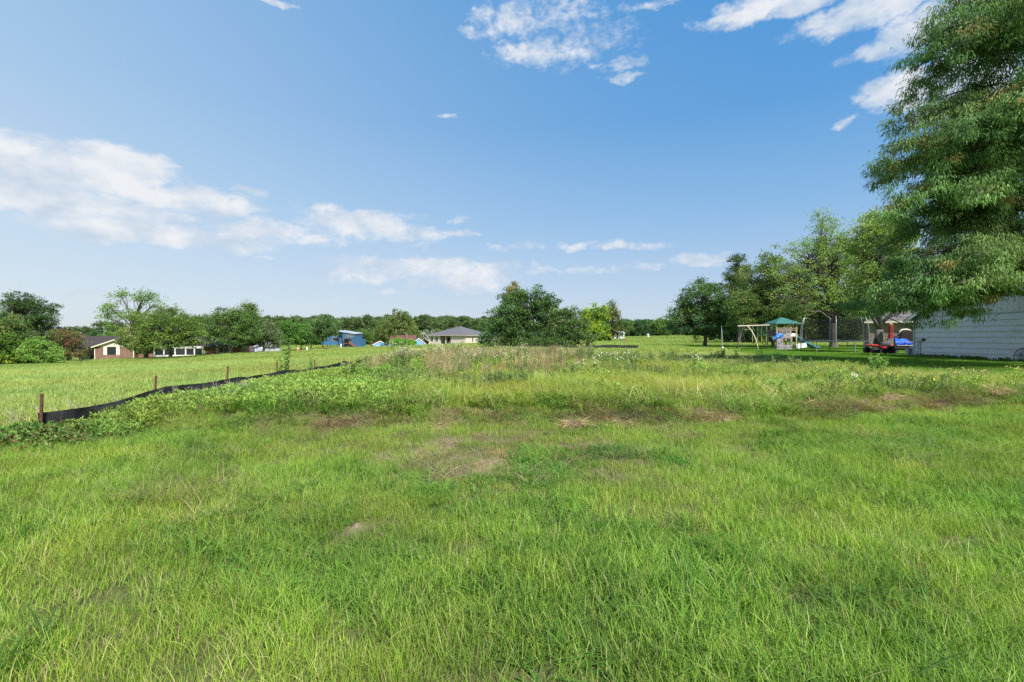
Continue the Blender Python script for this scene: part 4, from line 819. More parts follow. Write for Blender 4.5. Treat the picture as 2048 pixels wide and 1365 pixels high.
# things beside it
def at_house(lx, ly): 
    a = math.radians(14); return hb.location.x + lx * math.cos(a) - ly * math.sin(a), hb.location.y + lx * math.sin(a) + ly * math.cos(a)
x_, y_ = at_house(-3.0, 3.0); b = MB(); b.box(-.9, -.45, 0, .9, .45, 1.0)
for k in range(8): b.box(-.92, -.47, .1 + k * .105, .92, -.452, .145 + k * .105)
o = empty('air_conditioner', (x_, y_, -2.95), 'grey air conditioner unit at the left corner of the brick ranch house', 'air conditioner', .24); part(b, 'casing', mat('ac_grey', (.17, .19, .20), .5), o); b = MB(); b.lathe((0, 0, 1.0), [(.4, 0), (.4, .06), (.1, .08)], 12); part(b, 'fan_cover', DARKSTEEL, o)
x_, y_ = at_house(8.0, -.3); g_ = empty('barbecue_grill', (x_, y_, h(x_, y_)), 'black barbecue grill standing before the recessed brick wall', 'grill')
b = MB(); b.lathe((0, 0, .75), [(.05, 0), (.3, .1), (.42, .28), (.42, .32), (.34, .5), (.1, .6)], 14); part(b, 'kettle', BLACK, g_)
b = MB(); [b.tube([(.3 * math.cos(a), .3 * math.sin(a), 0), (.18 * math.cos(a), .18 * math.sin(a), .85)], .025, 5) for a in (0, 2.1, 4.2)]; part(b, 'leg', DARKSTEEL, g_)
Yp = 120; xp = PX(208, Yp); pl = empty('pole_light', (xp, Yp, h(xp, Yp)), 'grey pole with a lamp arm behind the ranch house roof', 'pole')
b = MB(); b.tube([(0, 0, -.3), (0, 0, 7.6)], [.12, .08], 8); part(b, 'pole', GALV, pl); b = MB(); b.tube([(0, 0, 7.4), (.9, 0, 7.9), (1.5, 0, 7.85)], .05, 6); b.box(1.4, -.15, 7.78, 2.0, .15, 7.92); part(b, 'lamp_arm', GALV, pl)
# white shed buildings right of the ranch house
for (p0, p1, Y, zt, lb) in ((494, 512, 104, -.6, 'white shed wall behind the dark oak trunk'), (508, 536, 110, -.2, 'low white building right of the dark oak')):
    x0, x1 = PX(p0, Y), PX(p1, Y); zb = h((x0 + x1) / 2, Y) - .3; o = empty('white_shed', (x0, Y, zb), lb, 'shed'); b = MB(); b.box(0, 0, 0, x1 - x0, 4, zt - zb); part(b, 'wall', mat('shed_white', (.62, .64, .66), .6), o)
    b = MB(); gable_roof(b, 0, x1 - x0, 0, 4, zt - zb, zt - zb + .6, .2, .08, 'x'); part(b, 'roof', mat('shed_roof', (.35, .35, .36), .7), o)
    b = MB(); b.box(.9, -.03, .1, 1.7, -.004, min(2.0, zt - zb - .1)); part(b, 'door', mat('shed_door_blue', (.06, .13, .32), .5), o)
def car(x, y, z, rot, label, paint):
    o = empty('parked_car', (x, y, z), label, 'car', rot)
    b = MB(); b.prism([(-2.1, .35), (2.1, .35), (2.15, .75), (1.3, .92), (.7, 1.38), (-.9, 1.40), (-1.6, .98), (-2.15, .9)], 'y', -.85, .85); part(b, 'body', paint, o, bevel=.05)
    b = MB(); b.prism([(1.12, .96), (.66, 1.32), (-.85, 1.34), (-1.35, 1.0)], 'y', -.86, .86); part(b, 'window', WINGLASS, o)
    for (wx, wy) in ((-1.3, -.8), (1.3, -.8), (-1.3, .62), (1.3, .62)):
        b = MB(); b.lathe((wx, wy, .33), [(.33, 0), (.33, .2)], 14, 'y'); part(b, 'wheel', TYRE, o)
    return o
xc_ = PX(541, 106); car(xc_, 106, h(xc_, 106), .1, 'pale silver car parked right of the low white building', mat('car_silver', (.55, .57, .6), .3, .03, metal=.3))
# small posts far out
def marker(px, Y, hgt, r, m_, label, cat='marker post', name='marker_post', capm=None):
    x = PX(px, Y); o = empty(name, (x, Y, h(x, Y)), label, cat); b = MB(); b.lathe((0, 0, -.1), [(r, 0), (r, hgt), (r * .7, hgt + .12), (.01, hgt + .16)], 10); part(b, 'post', m_, o)
    b = MB(); b.lathe((0, 0, hgt * .62), [(r * 1.35, 0), (r * 1.35, hgt * .12)], 10); part(b, 'collar', capm or m_, o); return o
marker(596, 120, .9, .26, WHITE, 'white post with a red lower band at the field edge by the wood', capm=RED); 
xr = PX(596, 119.4); b = MB(); b.lathe((0, 0, 0), [(.5, 0), (.34, .35), (.2, .8)], 10); o = b.obj('red_barrel', RED, label='small red cone shaped bin beside the white post', category='bin'); o.location = (xr + .3, 119.4, h(xr, 119.4))
marker(614, 122, 1.0, .2, WHITE, 'small white post left of the blue deck'); marker(682, 158, 1.3, .22, WHITE, 'white post in front of the blue house'); marker(1296, 215, 1.5, .45, WHITE, 'white post out in the far right field'); 
# blue house on posts
Y1 = 158.0; xb_ = PX(685, Y1); zb = h(xb_, Y1) + .1
BLU = mat('blue_siding', (.045, .125, .23), .6, .1, 1.5); BLUD = mat('blue_deck', (.045, .15, .30), .6, .1, 2.0); BRT = mat('brown_timber', (.25, .10, .055), .7, .2, 3)
bh = empty('blue_house', (xb_, Y1, zb), 'tall blue house with slanting roof, side deck and brown stair', 'house', math.radians(-8)); bh.scale = (.92, .92, .95)
b = MB(); b.prism([(0, -.3), (4.6, -.3), (4.6, 4.55), (0, 5.3)], 'y', 0, 6); part(b, 'wall', BLU, bh)
b = MB(); b.prism([(-1.9, -.3), (-.005, -.3), (-.005, 5.3), (-1.9, 5.55)], 'y', 1.2, 6); part(b, 'side_wall', BLU, bh)
b = MB(); b.box(4.605, .8, -.3, 5.9, 6, 2.9); part(b, 'annex_wall', BLU, bh)
b = MB(); b.slab([(-2.3, -.3, 5.62), (4.9, -.3, 4.58), (4.9, 6.3, 4.9), (-2.3, 6.3, 5.95)], -.12); part(b, 'roof', mat('pale_metal_roof', (.33, .37, .42), .5), bh)
for k in range(3): window(bh, 1.35 + k * .95, 3.65, 2.15 + k * .95, 4.35, 0, frame_m=CREAM)
window(bh, -1.2, 4.0, -.8, 4.6, 1.2)
b = MB(); b.box(.9, -1.1, 3.0, 3.4, -.004, 3.12); part(b, 'porch_roof', BRT, bh)
b = MB(); b.box(1.15, -.05, 1.6, 2.1, -.004, 2.95); part(b, 'door', mat('dark_door', (.05, .05, .06), .6), bh)
st = MB(); st.box(.9, -1.1, 1.4, 3.0, -.01, 1.52)
for xx in (.95, 2.95): st.box(xx - .04, -1.1, -.2, xx + .04, -1.02, 3.0)
part(st, 'landing', BRT, bh)
for k in range(8):
    b = MB(); b.box(3.0 + k * .27, -1.1, 1.32 - k * .18, 3.3 + k * .27, -.2, 1.38 - k * .18); part(b, 'step', BRT, bh)
b = MB(); b.slab([(3.0, -1.12, 2.2), (3.0, -1.14, 2.2), (5.3, -1.14, .75), (5.3, -1.12, .75)], .08); b.raw([(3.0, -1.16, 1.45), (3.0, -1.10, 1.45), (5.3, -1.10, .0), (5.3, -1.16, .0), (3.0, -1.16, 2.25), (3.0, -1.10, 2.25), (5.3, -1.10, .8), (5.3, -1.16, .8)], [(0, 1, 2, 3), (7, 6, 5, 4), (0, 3, 7, 4), (1, 5, 6, 2), (0, 4, 5, 1), (3, 2, 6, 7)]); part(b, 'stair_rail', BRT, bh)
b = MB(); b.box(-8.2, .6, 1.35, -1.91, 4.5, 1.55); part(b, 'deck_floor', BRT, bh)
b = MB(); b.box(-8.2, .5, .9, -1.915, .58, 2.1); part(b, 'deck_rail', BLUD, bh)
for xx in (-8.0, -5.0, -2.4):
    b = MB(); b.box(xx - .09, .7, -.4, xx + .09, .88, 1.345); part(b, 'deck_post', BRT, bh)
b = MB(); b.box(-7.6, 3.2, 1.555, -1.912, 6.0, 4.0); part(b, 'back_wall', BLU, bh); window(bh, -5.6, 2.2, -3.2, 3.6, 3.2)
# low blue houses with brown roofs
LB = mat('light_blue_siding', (.17, .38, .66), .6, .06, 1.5)
def gable_house(name, label, px0, px1, Y, ze_px, zr_px, base_px, depth, rot=0.0, door=True, dm=WHITE):
    x0, x1 = PX(px0, Y), PX(px1, Y); w = x1 - x0; zb = CAMZ - (base_px - 675) / FP * Y; ze = CAMZ - (ze_px - 675) / FP * Y - zb; zr = CAMZ - (zr_px - 675) / FP * Y - zb
    o = empty(name, (x0, Y, zb), label, 'house', rot)
    b = MB(); b.prism([(0, -1.2), (w, -1.2), (w, ze), (w / 2, zr - .12), (0, ze)], 'y', 0, depth); part(b, 'wall', LB, o)
    b = MB(); gable_roof(b, 0, w, .25, depth, ze + .02, zr, .4, .16, 'y'); part(b, 'roof', ROOFB, o)
    b = MB()
    for (a, c) in (((-.45, ze - .30), (w / 2, zr - .10)), ((w + .45, ze - .30), (w / 2, zr - .10))):
        b.raw([(a[0], -.22, a[1]), (a[0], -.16, a[1]), (c[0], -.16, c[1]), (c[0], -.22, c[1]), (a[0], -.22, a[1] + .28), (a[0], -.16, a[1] + .28), (c[0], -.16, c[1] + .28), (c[0], -.22, c[1] + .28)], [(0, 1, 2, 3), (7, 6, 5, 4), (0, 3, 7, 4), (1, 5, 6, 2), (0, 4, 5, 1), (3, 2, 6, 7)])
    part(b, 'fascia_board', WHITE, o)
    if door: b = MB(); b.box(w * .2, -.06, -.6, w * .82, -.004, ze * .62); part(b, 'garage_door', dm, o)
    return o, w, ze, zr
gable_house('blue_garage', 'small light blue gabled garage with brown roof at the field edge', 747, 773, 185, 690.0, 683, 695, 9, math.radians(22))
o1, w1, ze1, zr1 = gable_house('low_blue_house', 'low light blue house with brown red roofs and white garage front', 825, 849, 176, 688.5, 677.5, 693, 9, math.radians(6), dm=BLACK)
b = MB(); b.box(-8.5, 4, -1.2, -.01, 11, 1.7); part(b, 'rear_wall', LB, o1); b = MB(); gable_roof(b, -8.5, .5, 4, 11, 1.7, 3.9, .4, .16, 'x'); part(b, 'rear_roof', ROOFB, o1)
b = MB(); b.prism([(-8.9, -.9), (-7.0, -.9), (-7.0, 2.6), (-8.9, .3)], 'y', 3.2, 3.98); part(b, 'gable_wing', LB, o1)
b = MB(); b.box(-1.6, 2.5, -.9, -.7, 3.95, 1.5); part(b, 'entry', WHITE, o1); b = MB(); b.box(-3.2, 6, 3.0, -2.4, 7, 4.6); part(b, 'chimney', BR1, o1)
# beige house
BEI = mat('beige_stucco', (.58, .50, .42), .75, .05, 1.2)
Yb = 133.0; xb2 = PX(931, Yb); zb2 = CAMZ - (691 - 675) / FP * Yb
be = empty('beige_house', (xb2, Yb, zb2), 'beige house with grey hip roof and covered back porch', 'house', math.radians(-28))
Lf, Ld, zw = 12.6, 13.5, 2.65   # local: front runs to -x, side runs to +y
for bb in ((-4.9, 0, -1, 0, Ld, zw), (-Lf, 0, -1, -8.6, 3, zw), (-Lf, 3.003, -1, -4.903, Ld, zw)): part(MB().box(*bb), 'wall', BEI, be)
b = MB(); hip_roof(b, -Lf, 0, 0, Ld, zw + .17, zw + 2.75, .5, .17); part(b, 'roof', ROOFG, be)
b = MB(); b.box(-Lf - .52, -.54, zw - .03, .52, -.505, zw + .16); b.box(.503, -.5, zw - .03, .54, Ld + .5, zw + .16); part(b, 'fascia_board', mat('fascia_beige', (.42, .36, .30), .6), be)
for (a, c) in ((-12.0, -10.9), (-10.3, -9.2)): window(be, a, .95, c, 2.3, 0, muntin=(0, 1), frame_m=WHITE, pane_m=mat('green_glass', (.06, .10, .09), .15, .1, 1, spec=.7))
b = MB(); b.box(-6.85, .05, -.2, -6.6, .28, zw - .01); part(b, 'porch_post', BEI, be)
b = MB(); b.box(-6.2, 2.92, -.1, -5.2, 2.999, 2.1); part(b, 'door', mat('porch_door', (.3, .33, .33), .4), be); window(be, -8.2, .7, -7.2, 2.2, 3.0)
window(be, 3.2, .9, 3.9, 2.25, 0, axis='x', dep=-.08, frame_m=WHITE); window(be, 6.6, .9, 7.3, 2.25, 0, axis='x', dep=-.08, frame_m=WHITE)
b = MB(); b.box(.004, 10.2, -.1, .06, 11.4, 1.2); part(b, 'meter_cabinet', DARKSTEEL, be)
xx_ = -5.9; o = empty('patio_chair', (0, 0, 0), 'pale patio chair on the porch of the beige house', 'chair'); cr_ = math.radians(-28)
o.location = (xb2 + xx_ * math.cos(cr_) - .9 * math.sin(cr_), Yb + xx_ * math.sin(cr_) + .9 * math.cos(cr_), zb2); b = MB(); b.box(-.3, -.3, .4, .3, .3, .46); part(b, 'seat', WHITE, o); b = MB(); b.box(-.3, .24, .46, .3, .3, 1.0); part(b, 'backrest', WHITE, o)
for (a, c) in ((-.27, -.27), (.27, -.27), (-.27, .27), (.27, .27)):
    b = MB(); b.box(a - .03, c - .03, 0, a + .03, c + .03, .4); part(b, 'leg', WHITE, o)
# far white barn and utility box
Yw = 205; x0, x1 = PX(1228, Yw), PX(1249.5, Yw); zb = h(x0, Yw); wb = empty('white_barn', (x0, Yw, zb), 'low white building beyond the two coloured round trees', 'barn')
b = MB(); b.box(0, 0, -.5, x1 - x0, 6, 2.0 + (CAMZ - zb) * .0 + .2); part(b, 'wall', WHITE, wb); b = MB(); gable_roof(b, 0, x1 - x0, 0, 6, 2.2, 3.3, .2, .1, 'x'); part(b, 'roof', mat('barn_roof', (.6, .61, .62), .5), wb); b = MB(); b.box(1, -.05, -.1, 1.9, -.004, 1.8); part(b, 'door', DARKSTEEL, wb)
Yu = 112; xu = PX(1245, Yu); ub = empty('utility_box', (xu, Yu, h(xu, Yu)), 'squat grey green utility box out in the right field', 'utility box'); b = MB(); b.box(-.35, 0, 0, .45, .6, .48); part(b, 'cabinet', mat('utility_green', (.12, .17, .16), .5), ub); b = MB(); b.box(-.38, -.03, .482, .48, .63, .54); part(b, 'lid', mat('utility_green'), ub) if False else part(b, 'lid', MATS['utility_green'], ub)
b = MB(); b.box(.47, 0, 0, 1.0, .5, .5); b.box(.5, .05, .503, .75, .4, .62); o = b.obj('red_block', mat('rust_red', (.35, .12, .08), .7), label='small rusty red block beside the grey green utility box', category='block'); o.location = (xu + .05, Yu, h(xu, Yu) - .02)

# brown brick house behind the trampoline
Yk = 60.0; xk = PX(1738, Yk); zk = h(xk, Yk)
kh = empty('brown_brick_house', (xk, Yk, zk), 'brown brick house with cream eaves behind the red umbrella', 'house', math.radians(-33))
b = MB(); b.box(0, 0, -.3, 17, 9, 2.9); part(b, 'wall', BR3, kh); b = MB(); b.box(-.5, -.52, 2.95, 17.5, -.48, 3.15); part(b, 'fascia_board', CREAM, kh); b = MB(); b.box(-.5, -.475, 2.91, 17.5, -.004, 2.96); part(b, 'soffit', CREAM, kh)
b = MB(); hip_roof(b, 0, 17, 0, 9, 3.16, 5.4, .5, .15); part(b, 'roof', mat('taupe_shingle', (.13, .115, .11), .9, .15, 3), kh)

# ------------------------------------------------------------------ grey shed on the right
XW, YN, YF = 25.0, 21.6, 30.0; zg = .30; YM = (YN + YF) / 2
SID = mat('grey_siding', (.53, .555, .575), .62, .05, 1.3, stain=((.21, .21, .21), 2.2, (1, .5, 1.4), .42), stretch=(1, .4, 2)); TRIMG = mat('grey_trim', (.38, .425, .465), .6, .08, 2)
gs = empty('grey_shed', (XW, YF, zg), 'grey blue wooden shed with wide lap siding under the drooping conifer', 'shed')
# local frame: x into the shed, y from 0 (far corner) to -8.4 (near corner)
Lw = YF - YN; hs = 2.42; zr = 4.75
b = MB(); b.prism([(0, -.1), (-Lw, -.1), (-Lw, hs - .05), (-Lw / 2, zr - .1), (0, hs - .05)], 'x', .06, 8.0); part(b, 'wall', TRIMG, gs)
bh_ = .298
for k in range(8):                                # each lap board leans out at its foot
    z0 = .02 + k * bh_; cuts = [0, -4.6, -Lw] if k in (0, 3) else ([0, -3.1, -Lw] if k in (1, 4, 6) else ([0, -2.1, -Lw] if k == 7 else [0, -5.9, -Lw]))
    for a, c in zip(cuts[:-1], cuts[1:]):
        a2, c2 = (a - .005, c + .005); zt = z0 + bh_ + .012; dz = random.Random(k * 7 + int(a * 3)).uniform(-.004, .004)
        b = MB(); b.prism([(.056, z0), (-.012, z0 + dz), (-.008, z0 + .012), (.034, zt), (.056, zt)], 'y', c2, a2)
        part(b, 'siding_board', SID, gs)
zt = .02 + 8 * bh_ + .02
b = MB(); b.box(-.012, -Lw, zt, .055, 0, zt + .05); part(b, 'band_board', TRIMG, gs)
for k in range(30):                               # upright boards in the gable
    y0 = -k * .28; y1 = y0 - .27
    if y1 < -Lw: break
    f_ = lambda y: hs + (zr - .16 - hs) * (1 - abs(-Lw / 2 - y) / (Lw / 2)) - .02
    b = MB(); p0, p1 = f_(y0), f_(y1)
    if min(p0, p1) < zt + .1: continue
    b.prism([(y0, zt + .055), (y1, zt + .055), (y1, p1), (y0, p0)], 'x', .01, .054); part(b, 'gable_board', SID, gs)
b = MB(); b.box(-.03, .003, -.05, .10, .115, 2.44); part(b, 'corner_board', TRIMG, gs)
b = MB(); s_ = (zr - hs) / (Lw / 2)
for sg in (0, 1):
    y_e = .40 if sg == 0 else -Lw - .40; ze_ = hs - s_ * .40
    b.slab([(-.35, y_e, ze_ + .02), (-.35, -Lw / 2, zr + .02), (8.3, -Lw / 2, zr + .02), (8.3, y_e, ze_ + .02)] if sg == 1 else [(8.3, y_e, ze_ + .02), (8.3, -Lw / 2, zr + .02), (-.35, -Lw / 2, zr + .02), (-.35, y_e, ze_ + .02)], -.07 if False else .07)
part(b, 'roof', mat('tin_roof', (.46, .48, .50), .5, .1, 2, metal=.2), gs)
for sg in (0, 1):
    y_e = .40 if sg == 0 else -Lw - .40; ze_ = hs - s_ * .40; b = MB()
    q0, q1 = (y_e, ze_ - .06), (-Lw / 2, zr - .06)
    b.raw([(-.39, q0[0], q0[1] - .12), (-.352, q0[0], q0[1] - .12), (-.352, q1[0], q1[1] - .12), (-.39, q1[0], q1[1] - .12), (-.39, q0[0], q0[1] + .1), (-.352, q0[0], q0[1] + .1), (-.352, q1[0], q1[1] + .1), (-.39, q1[0], q1[1] + .1)], [(0, 1, 2, 3), (7, 6, 5, 4), (0, 3, 7, 4), (1, 5, 6, 2), (0, 4, 5, 1), (3, 2, 6, 7)])
    part(b, 'barge_board', WHITE, gs)
b = MB(); b.box(-.12, -.62, .98, -.004, -.16, 1.14); o = part(b, 'meter_box', mat('meter_grey', (.40, .42, .44), .5), gs); b = MB(); b.lathe((-.06, -.68, 1.06), [(.085, -.05), (.085, .05)], 12, 'y'); part(b, 'cap', DARKSTEEL, o)
for yy in (-.25, -.42):
    b = MB(); b.tube([(-.03, yy, -.05), (-.03, yy, .978)], .02, 6); part(b, 'conduit', GALV, gs)
b = MB(); b.slab([(-.9, .14, 2.50), (1.4, .14, 2.50), (1.4, 1.9, 2.56), (-.9, 1.9, 2.56)], -.07); part(b, 'awning', mat('awning_grey', (.22, .24, .27), .5), gs)
b = MB(); b.tube([(.03, .15, 1.75), (-.75, 1.2, 2.46)], .035, 6); part(b, 'brace', BLACK, gs)
# leaning wire hoop (round fan guard) at the right edge
xh_, yh_ = XW - .28, 23.55; hp = empty('fan_guard', (xh_, yh_, h(xh_, yh_)), 'round black wire fan guard leaning on the grey shed at the right edge', 'fan guard', 0)
b = MB(); R_ = .34; ring = [( .20 * (math.sin(a) * R_ + R_) / (2 * R_), math.cos(a) * R_, R_ + math.sin(a) * R_) for a in np.linspace(0, 2 * math.pi, 25)]; b.tube(ring, .016, 6, cap=False); part(b, 'rim', BLACK, hp)
b = MB()
for k in range(14):
    a = k * math.pi / 14; p = lambda s_: (.20 * (math.sin(a) * R_ * s_ + R_) / (2 * R_) - .05 * (1 - abs(s_)), math.cos(a) * R_ * s_, R_ + math.sin(a) * R_ * s_); b.tube([p(-1), p(-.3), p(.3), p(1)], .0035, 3, cap=False)
for rr in (.33, .66): b.tube([(.20 * (math.sin(a) * R_ * rr + R_) / (2 * R_) - .05 * (1 - rr), math.cos(a) * R_ * rr, R_ + math.sin(a) * R_ * rr) for a in np.linspace(0, 2 * math.pi, 17)], .0035, 3, cap=False)
part(b, 'wire', BLACK, hp)

# ------------------------------------------------------------------ yard things
# trampoline
xt, yt = 27.2, 41.0; zt_ = h(xt, yt); tr = empty('trampoline', (xt, yt, zt_), 'large round trampoline with dark safety net on curved steel poles', 'trampoline')
R_ = 2.6; NETM = bpy.data.materials.new('safety_net'); NETM.use_nodes = True; NETM.node_tree.nodes.clear(); t = NT(NETM.node_tree)
t.add('ShaderNodeOutputMaterial', {0: t.add('ShaderNodeMixShader', {0: .38, 1: t.add('ShaderNodeBsdfTransparent').outputs[0], 2: t.add('ShaderNodeBsdfDiffuse', {'Color': (.02, .02, .019, 1)}).outputs[0]}).outputs[0]})
b = MB(); b.tube([(R_ * math.cos(a), R_ * math.sin(a), .88) for a in np.linspace(0, 2 * math.pi, 49)], .035, 6, cap=False); part(b, 'frame_ring', GALV, tr, smooth=True)
b = MB(); b.lathe((0, 0, .90), [(.01, 0), (R_ - .35, 0), (R_ - .35, .012), (.01, .012)], 48); part(b, 'mat', mat('trampoline_mat', (.02, .02, .022), .7), tr)
b = MB(); b.lathe((0, 0, .925), [(R_ - .36, 0), (R_ + .06, 0), (R_ + .08, .02), (R_ - .36, .03)], 48); part(b, 'spring_pad', mat('pad_blue', (.09, .13, .19), .6), tr)
for k in range(6):
    a = math.radians(-123.6 + 5 + k * 60); c, s_ = math.cos(a), math.sin(a)
    b = MB(); P0 = [(c * (R_ + .06), s_ * (R_ + .06), -.1), (c * (R_ + .06), s_ * (R_ + .06), 1.0), (c * (R_ + .06), s_ * (R_ + .06), 1.8), (c * (R_ - .02), s_ * (R_ - .02), 2.35), (c * (R_ - .22), s_ * (R_ - .22), 2.95)]
    b.tube(P0, .027, 7); part(b, 'net_pole', GALV, tr, smooth=True)
    a2 = a + math.radians(30); c, s_ = math.cos(a2), math.sin(a2)
    b = MB(); b.tube([(c * R_, s_ * R_, -.1), (c * R_, s_ * R_, .88)], .032, 6); part(b, 'leg', GALV, tr)
b = MB(); prof = [(R_ - .40, .95), (R_ - .36, 1.5), (R_ - .40, 2.2), (R_ - .52, 2.85)]; nseg = 48; vs = [(r * math.cos(2 * math.pi * k / nseg), r * math.sin(2 * math.pi * k / nseg), z - (.12 * abs(math.sin(3 * 2 * math.pi * k / nseg)) if z > 2.5 else 0)) for (r, z) in prof for k in range(nseg)]
b.raw(vs, [(i * nseg + k, i * nseg + (k + 1) % nseg, (i + 1) * nseg + (k + 1) % nseg, (i + 1) * nseg + k) for i in range(3) for k in range(nseg)]); part(b, 'net', NETM, tr)
lad = MB(); la = math.radians(-40)
for dx in (-.2, .2): lad.tube([(R_ * math.cos(la) + dx + .25, R_ * math.sin(la) - .35, -.05), (R_ * math.cos(la) + dx - .05, R_ * math.sin(la), .9)], .02, 5)
for k in range(3): f_ = .25 + k * .25; lad.tube([(R_ * math.cos(la) - .2 + .25 - .3 * f_, R_ * math.sin(la) - .35 + .35 * f_, f_ * .95), (R_ * math.cos(la) + .2 + .25 - .3 * f_, R_ * math.sin(la) - .35 + .35 * f_, f_ * .95)], .02, 5)
part(lad, 'ladder', BLACK, tr)
# playhouse with slide
Yq = 48.0; xq = PX(1553, Yq); zq = h(xq, Yq); ph = empty('playhouse', (xq, Yq, zq), 'wooden playhouse tower with green roof, grey rock wall and teal slide', 'playhouse')
TIM = mat('weathered_timber', (.42, .33, .24), .8, .2, 5, stretch=(4, 4, .6)); ROCK = mat('faux_rock', (.23, .21, .23), .8, .25, 6, bump=.5); TEAL = mat('teal_slide', (.025, .13, .15), .35, .1, 2); GRN = mat('green_roof', (.04, .15, .13), .5, .1, 2)
Wq = 2.0; Dq = 1.9
for (a, c) in ((.06, .06), (Wq + .0, .06), (.06, Dq), (Wq, Dq), (1.42, .06)):
    b = MB(); b.box(a - .05, c - .05, -.05, a + .05, c + .05, 2.62); part(b, 'post', TIM, ph)
b = MB(); b.raw([(-.22, -.25, 2.62), (Wq + .3, -.25, 2.62), (Wq + .3, Dq + .25, 2.62), (-.22, Dq + .25, 2.62), (Wq / 2 - .1, Dq / 2, 3.22), (Wq / 2 + .15, Dq / 2, 3.22), (-.22, -.25, 2.55), (Wq + .3, -.25, 2.55), (Wq + .3, Dq + .25, 2.55), (-.22, Dq + .25, 2.55)],
                [(0, 1, 5, 4), (1, 2, 5), (2, 3, 4, 5), (3, 0, 4), (0, 6, 7, 1), (1, 7, 8, 2), (2, 8, 9, 3), (3, 9, 6, 0), (9, 8, 7, 6)]); part(b, 'roof', GRN, ph)
b = MB(); b.box(.12, .0, 1.28, Wq, Dq, 1.36); part(b, 'deck', TIM, ph)
b = MB(); b.box(0.0, -.08, 0, .62, -.003, 1.27); b.box(.62, -.08, 0, 1.35, -.003, .48); b.box(.62, -.08, 1.12, 1.35, -.003, 1.27); b.box(1.35, -.08, 0, 1.52, -.003, 1.27)
part(b, 'rock_wall', ROCK, ph)
for i, (a, z) in enumerate([(.15, .25), (.4, .4), (.2, .6), (.45, .75), (.18, .95), (.42, 1.08), (.8, .2), (1.1, .35), (1.42, .25), (1.42, .7)]):
    b = MB(); b.lathe((a, -.08, z), [(.045, -.03), (.055, -.01), (.055, 0)], 7, 'y'); part(b, 'climbing_hold', [BLACK, CREAM, BLACK][i % 3], ph)
b = MB(); b.box(.12, 1.82, 1.37, Wq, 1.86, 2.0); b.box(.15, .03, 1.75, 1.36, .06, 2.15); part(b, 'back_panel', ROCK, ph)
for k in range(9): b = MB(); b.box(.30 + k * .125, -.03, 1.36, .35 + k * .125, .0, 1.86); part(b, 'baluster', mat('baluster_grey', (.28, .25, .25), .8), ph)
for z in (1.9, 2.1): b = MB(); b.box(.11, -.06, z, Wq + .05, -.012, z + .05); part(b, 'rail', TIM, ph)
sl = MB(); pth = [(Wq + .05, 1.34), (Wq + .35, 1.28), (Wq + .9, .95), (Wq + 1.35, .62), (Wq + 1.75, .45), (Wq + 2.2, .22), (Wq + 2.6, .13), (Wq + 2.8, .12)]
for i in range(len(pth) - 1):
    (a, z0), (c, z1) = pth[i], pth[i + 1]
    sl.raw([(a, .7, z0), (c, .7, z1), (c, 1.3, z1), (a, 1.3, z0), (a, .66, z0 + .2), (c, .66, z1 + .2), (c, 1.34, z1 + .2), (a, 1.34, z0 + .2), (a, .7, z0 - .04), (c, .7, z1 - .04), (c, 1.3, z1 - .04), (a, 1.3, z0 - .04)], [(0, 1, 2, 3), (0, 4, 5, 1), (3, 2, 6, 7), (8, 11, 10, 9), (8, 9, 5, 4), (11, 7, 6, 10)])
part(sl, 'slide', TEAL, ph, smooth=True)
def cloth(pts, nx, nz, amp, seed):
    rng = random.Random(seed); vs = []; fs = []
    A, B, C_, D_ = [Vector(p) for p in pts]
    for j in range(nz + 1):
        for i in range(nx + 1):
            u, v_ = i / nx, j / nz; p = (A * (1 - u) + B * u) * (1 - v_) + (D_ * (1 - u) + C_ * u) * v_
            vs.append(p + Vector((rng.uniform(-1, 1), rng.uniform(-1, 1), rng.uniform(-1, 1))) * amp)
    for j in range(nz):
        for i in range(nx): a = j * (nx + 1) + i; fs.append((a, a + 1, a + nx + 2, a + nx + 1))
    n = len(vs); th = Vector((0, .025, .012)); return MB().raw(vs + [v_ + th for v_ in vs], fs + [tuple(i + n for i in f)[::-1] for f in fs])
def place(o, x, y, z, rz=0): o.location = (x, y, z); o.rotation_euler = (0, 0, rz); return o
BTARP = mat('blue_tarp', (.02, .16, .55), .35, .15, 5, spec=.5)
place(cloth([(-.42, -.16, 1.02), (.15, -.12, 1.10), (.72, -.10, 1.36), (.1, -.05, 1.66)], 8, 6, .05, 3).obj('blue_tarp', BTARP, label='crumpled blue tarp hanging over the left of the playhouse deck', category='tarp', smooth=True), xq, Yq, zq)
place(cloth([(.2, .02, 1.38), (2.15, .02, 1.38), (2.15, .6, 1.60), (.2, .6, 1.72)], 12, 4, .03, 5).obj('white_sheet', mat('white_plastic_sheet', (.72, .75, .80), .5), label='white plastic sheet lying on the playhouse deck behind the balusters', category='sheet', smooth=True), xq, Yq, zq)
b = MB(); b.box(0, 0, 0, 1.0, .04, .45); o = b.obj('white_board', mat('board_white', (.58, .62, .62), .6, .25, 5), label='pale printed board propped at the right foot of the playhouse', category='board'); place(o, xq + 1.75, Yq - .5, zq + .12); o.rotation_euler = (math.radians(-12), math.radians(-7), 0)
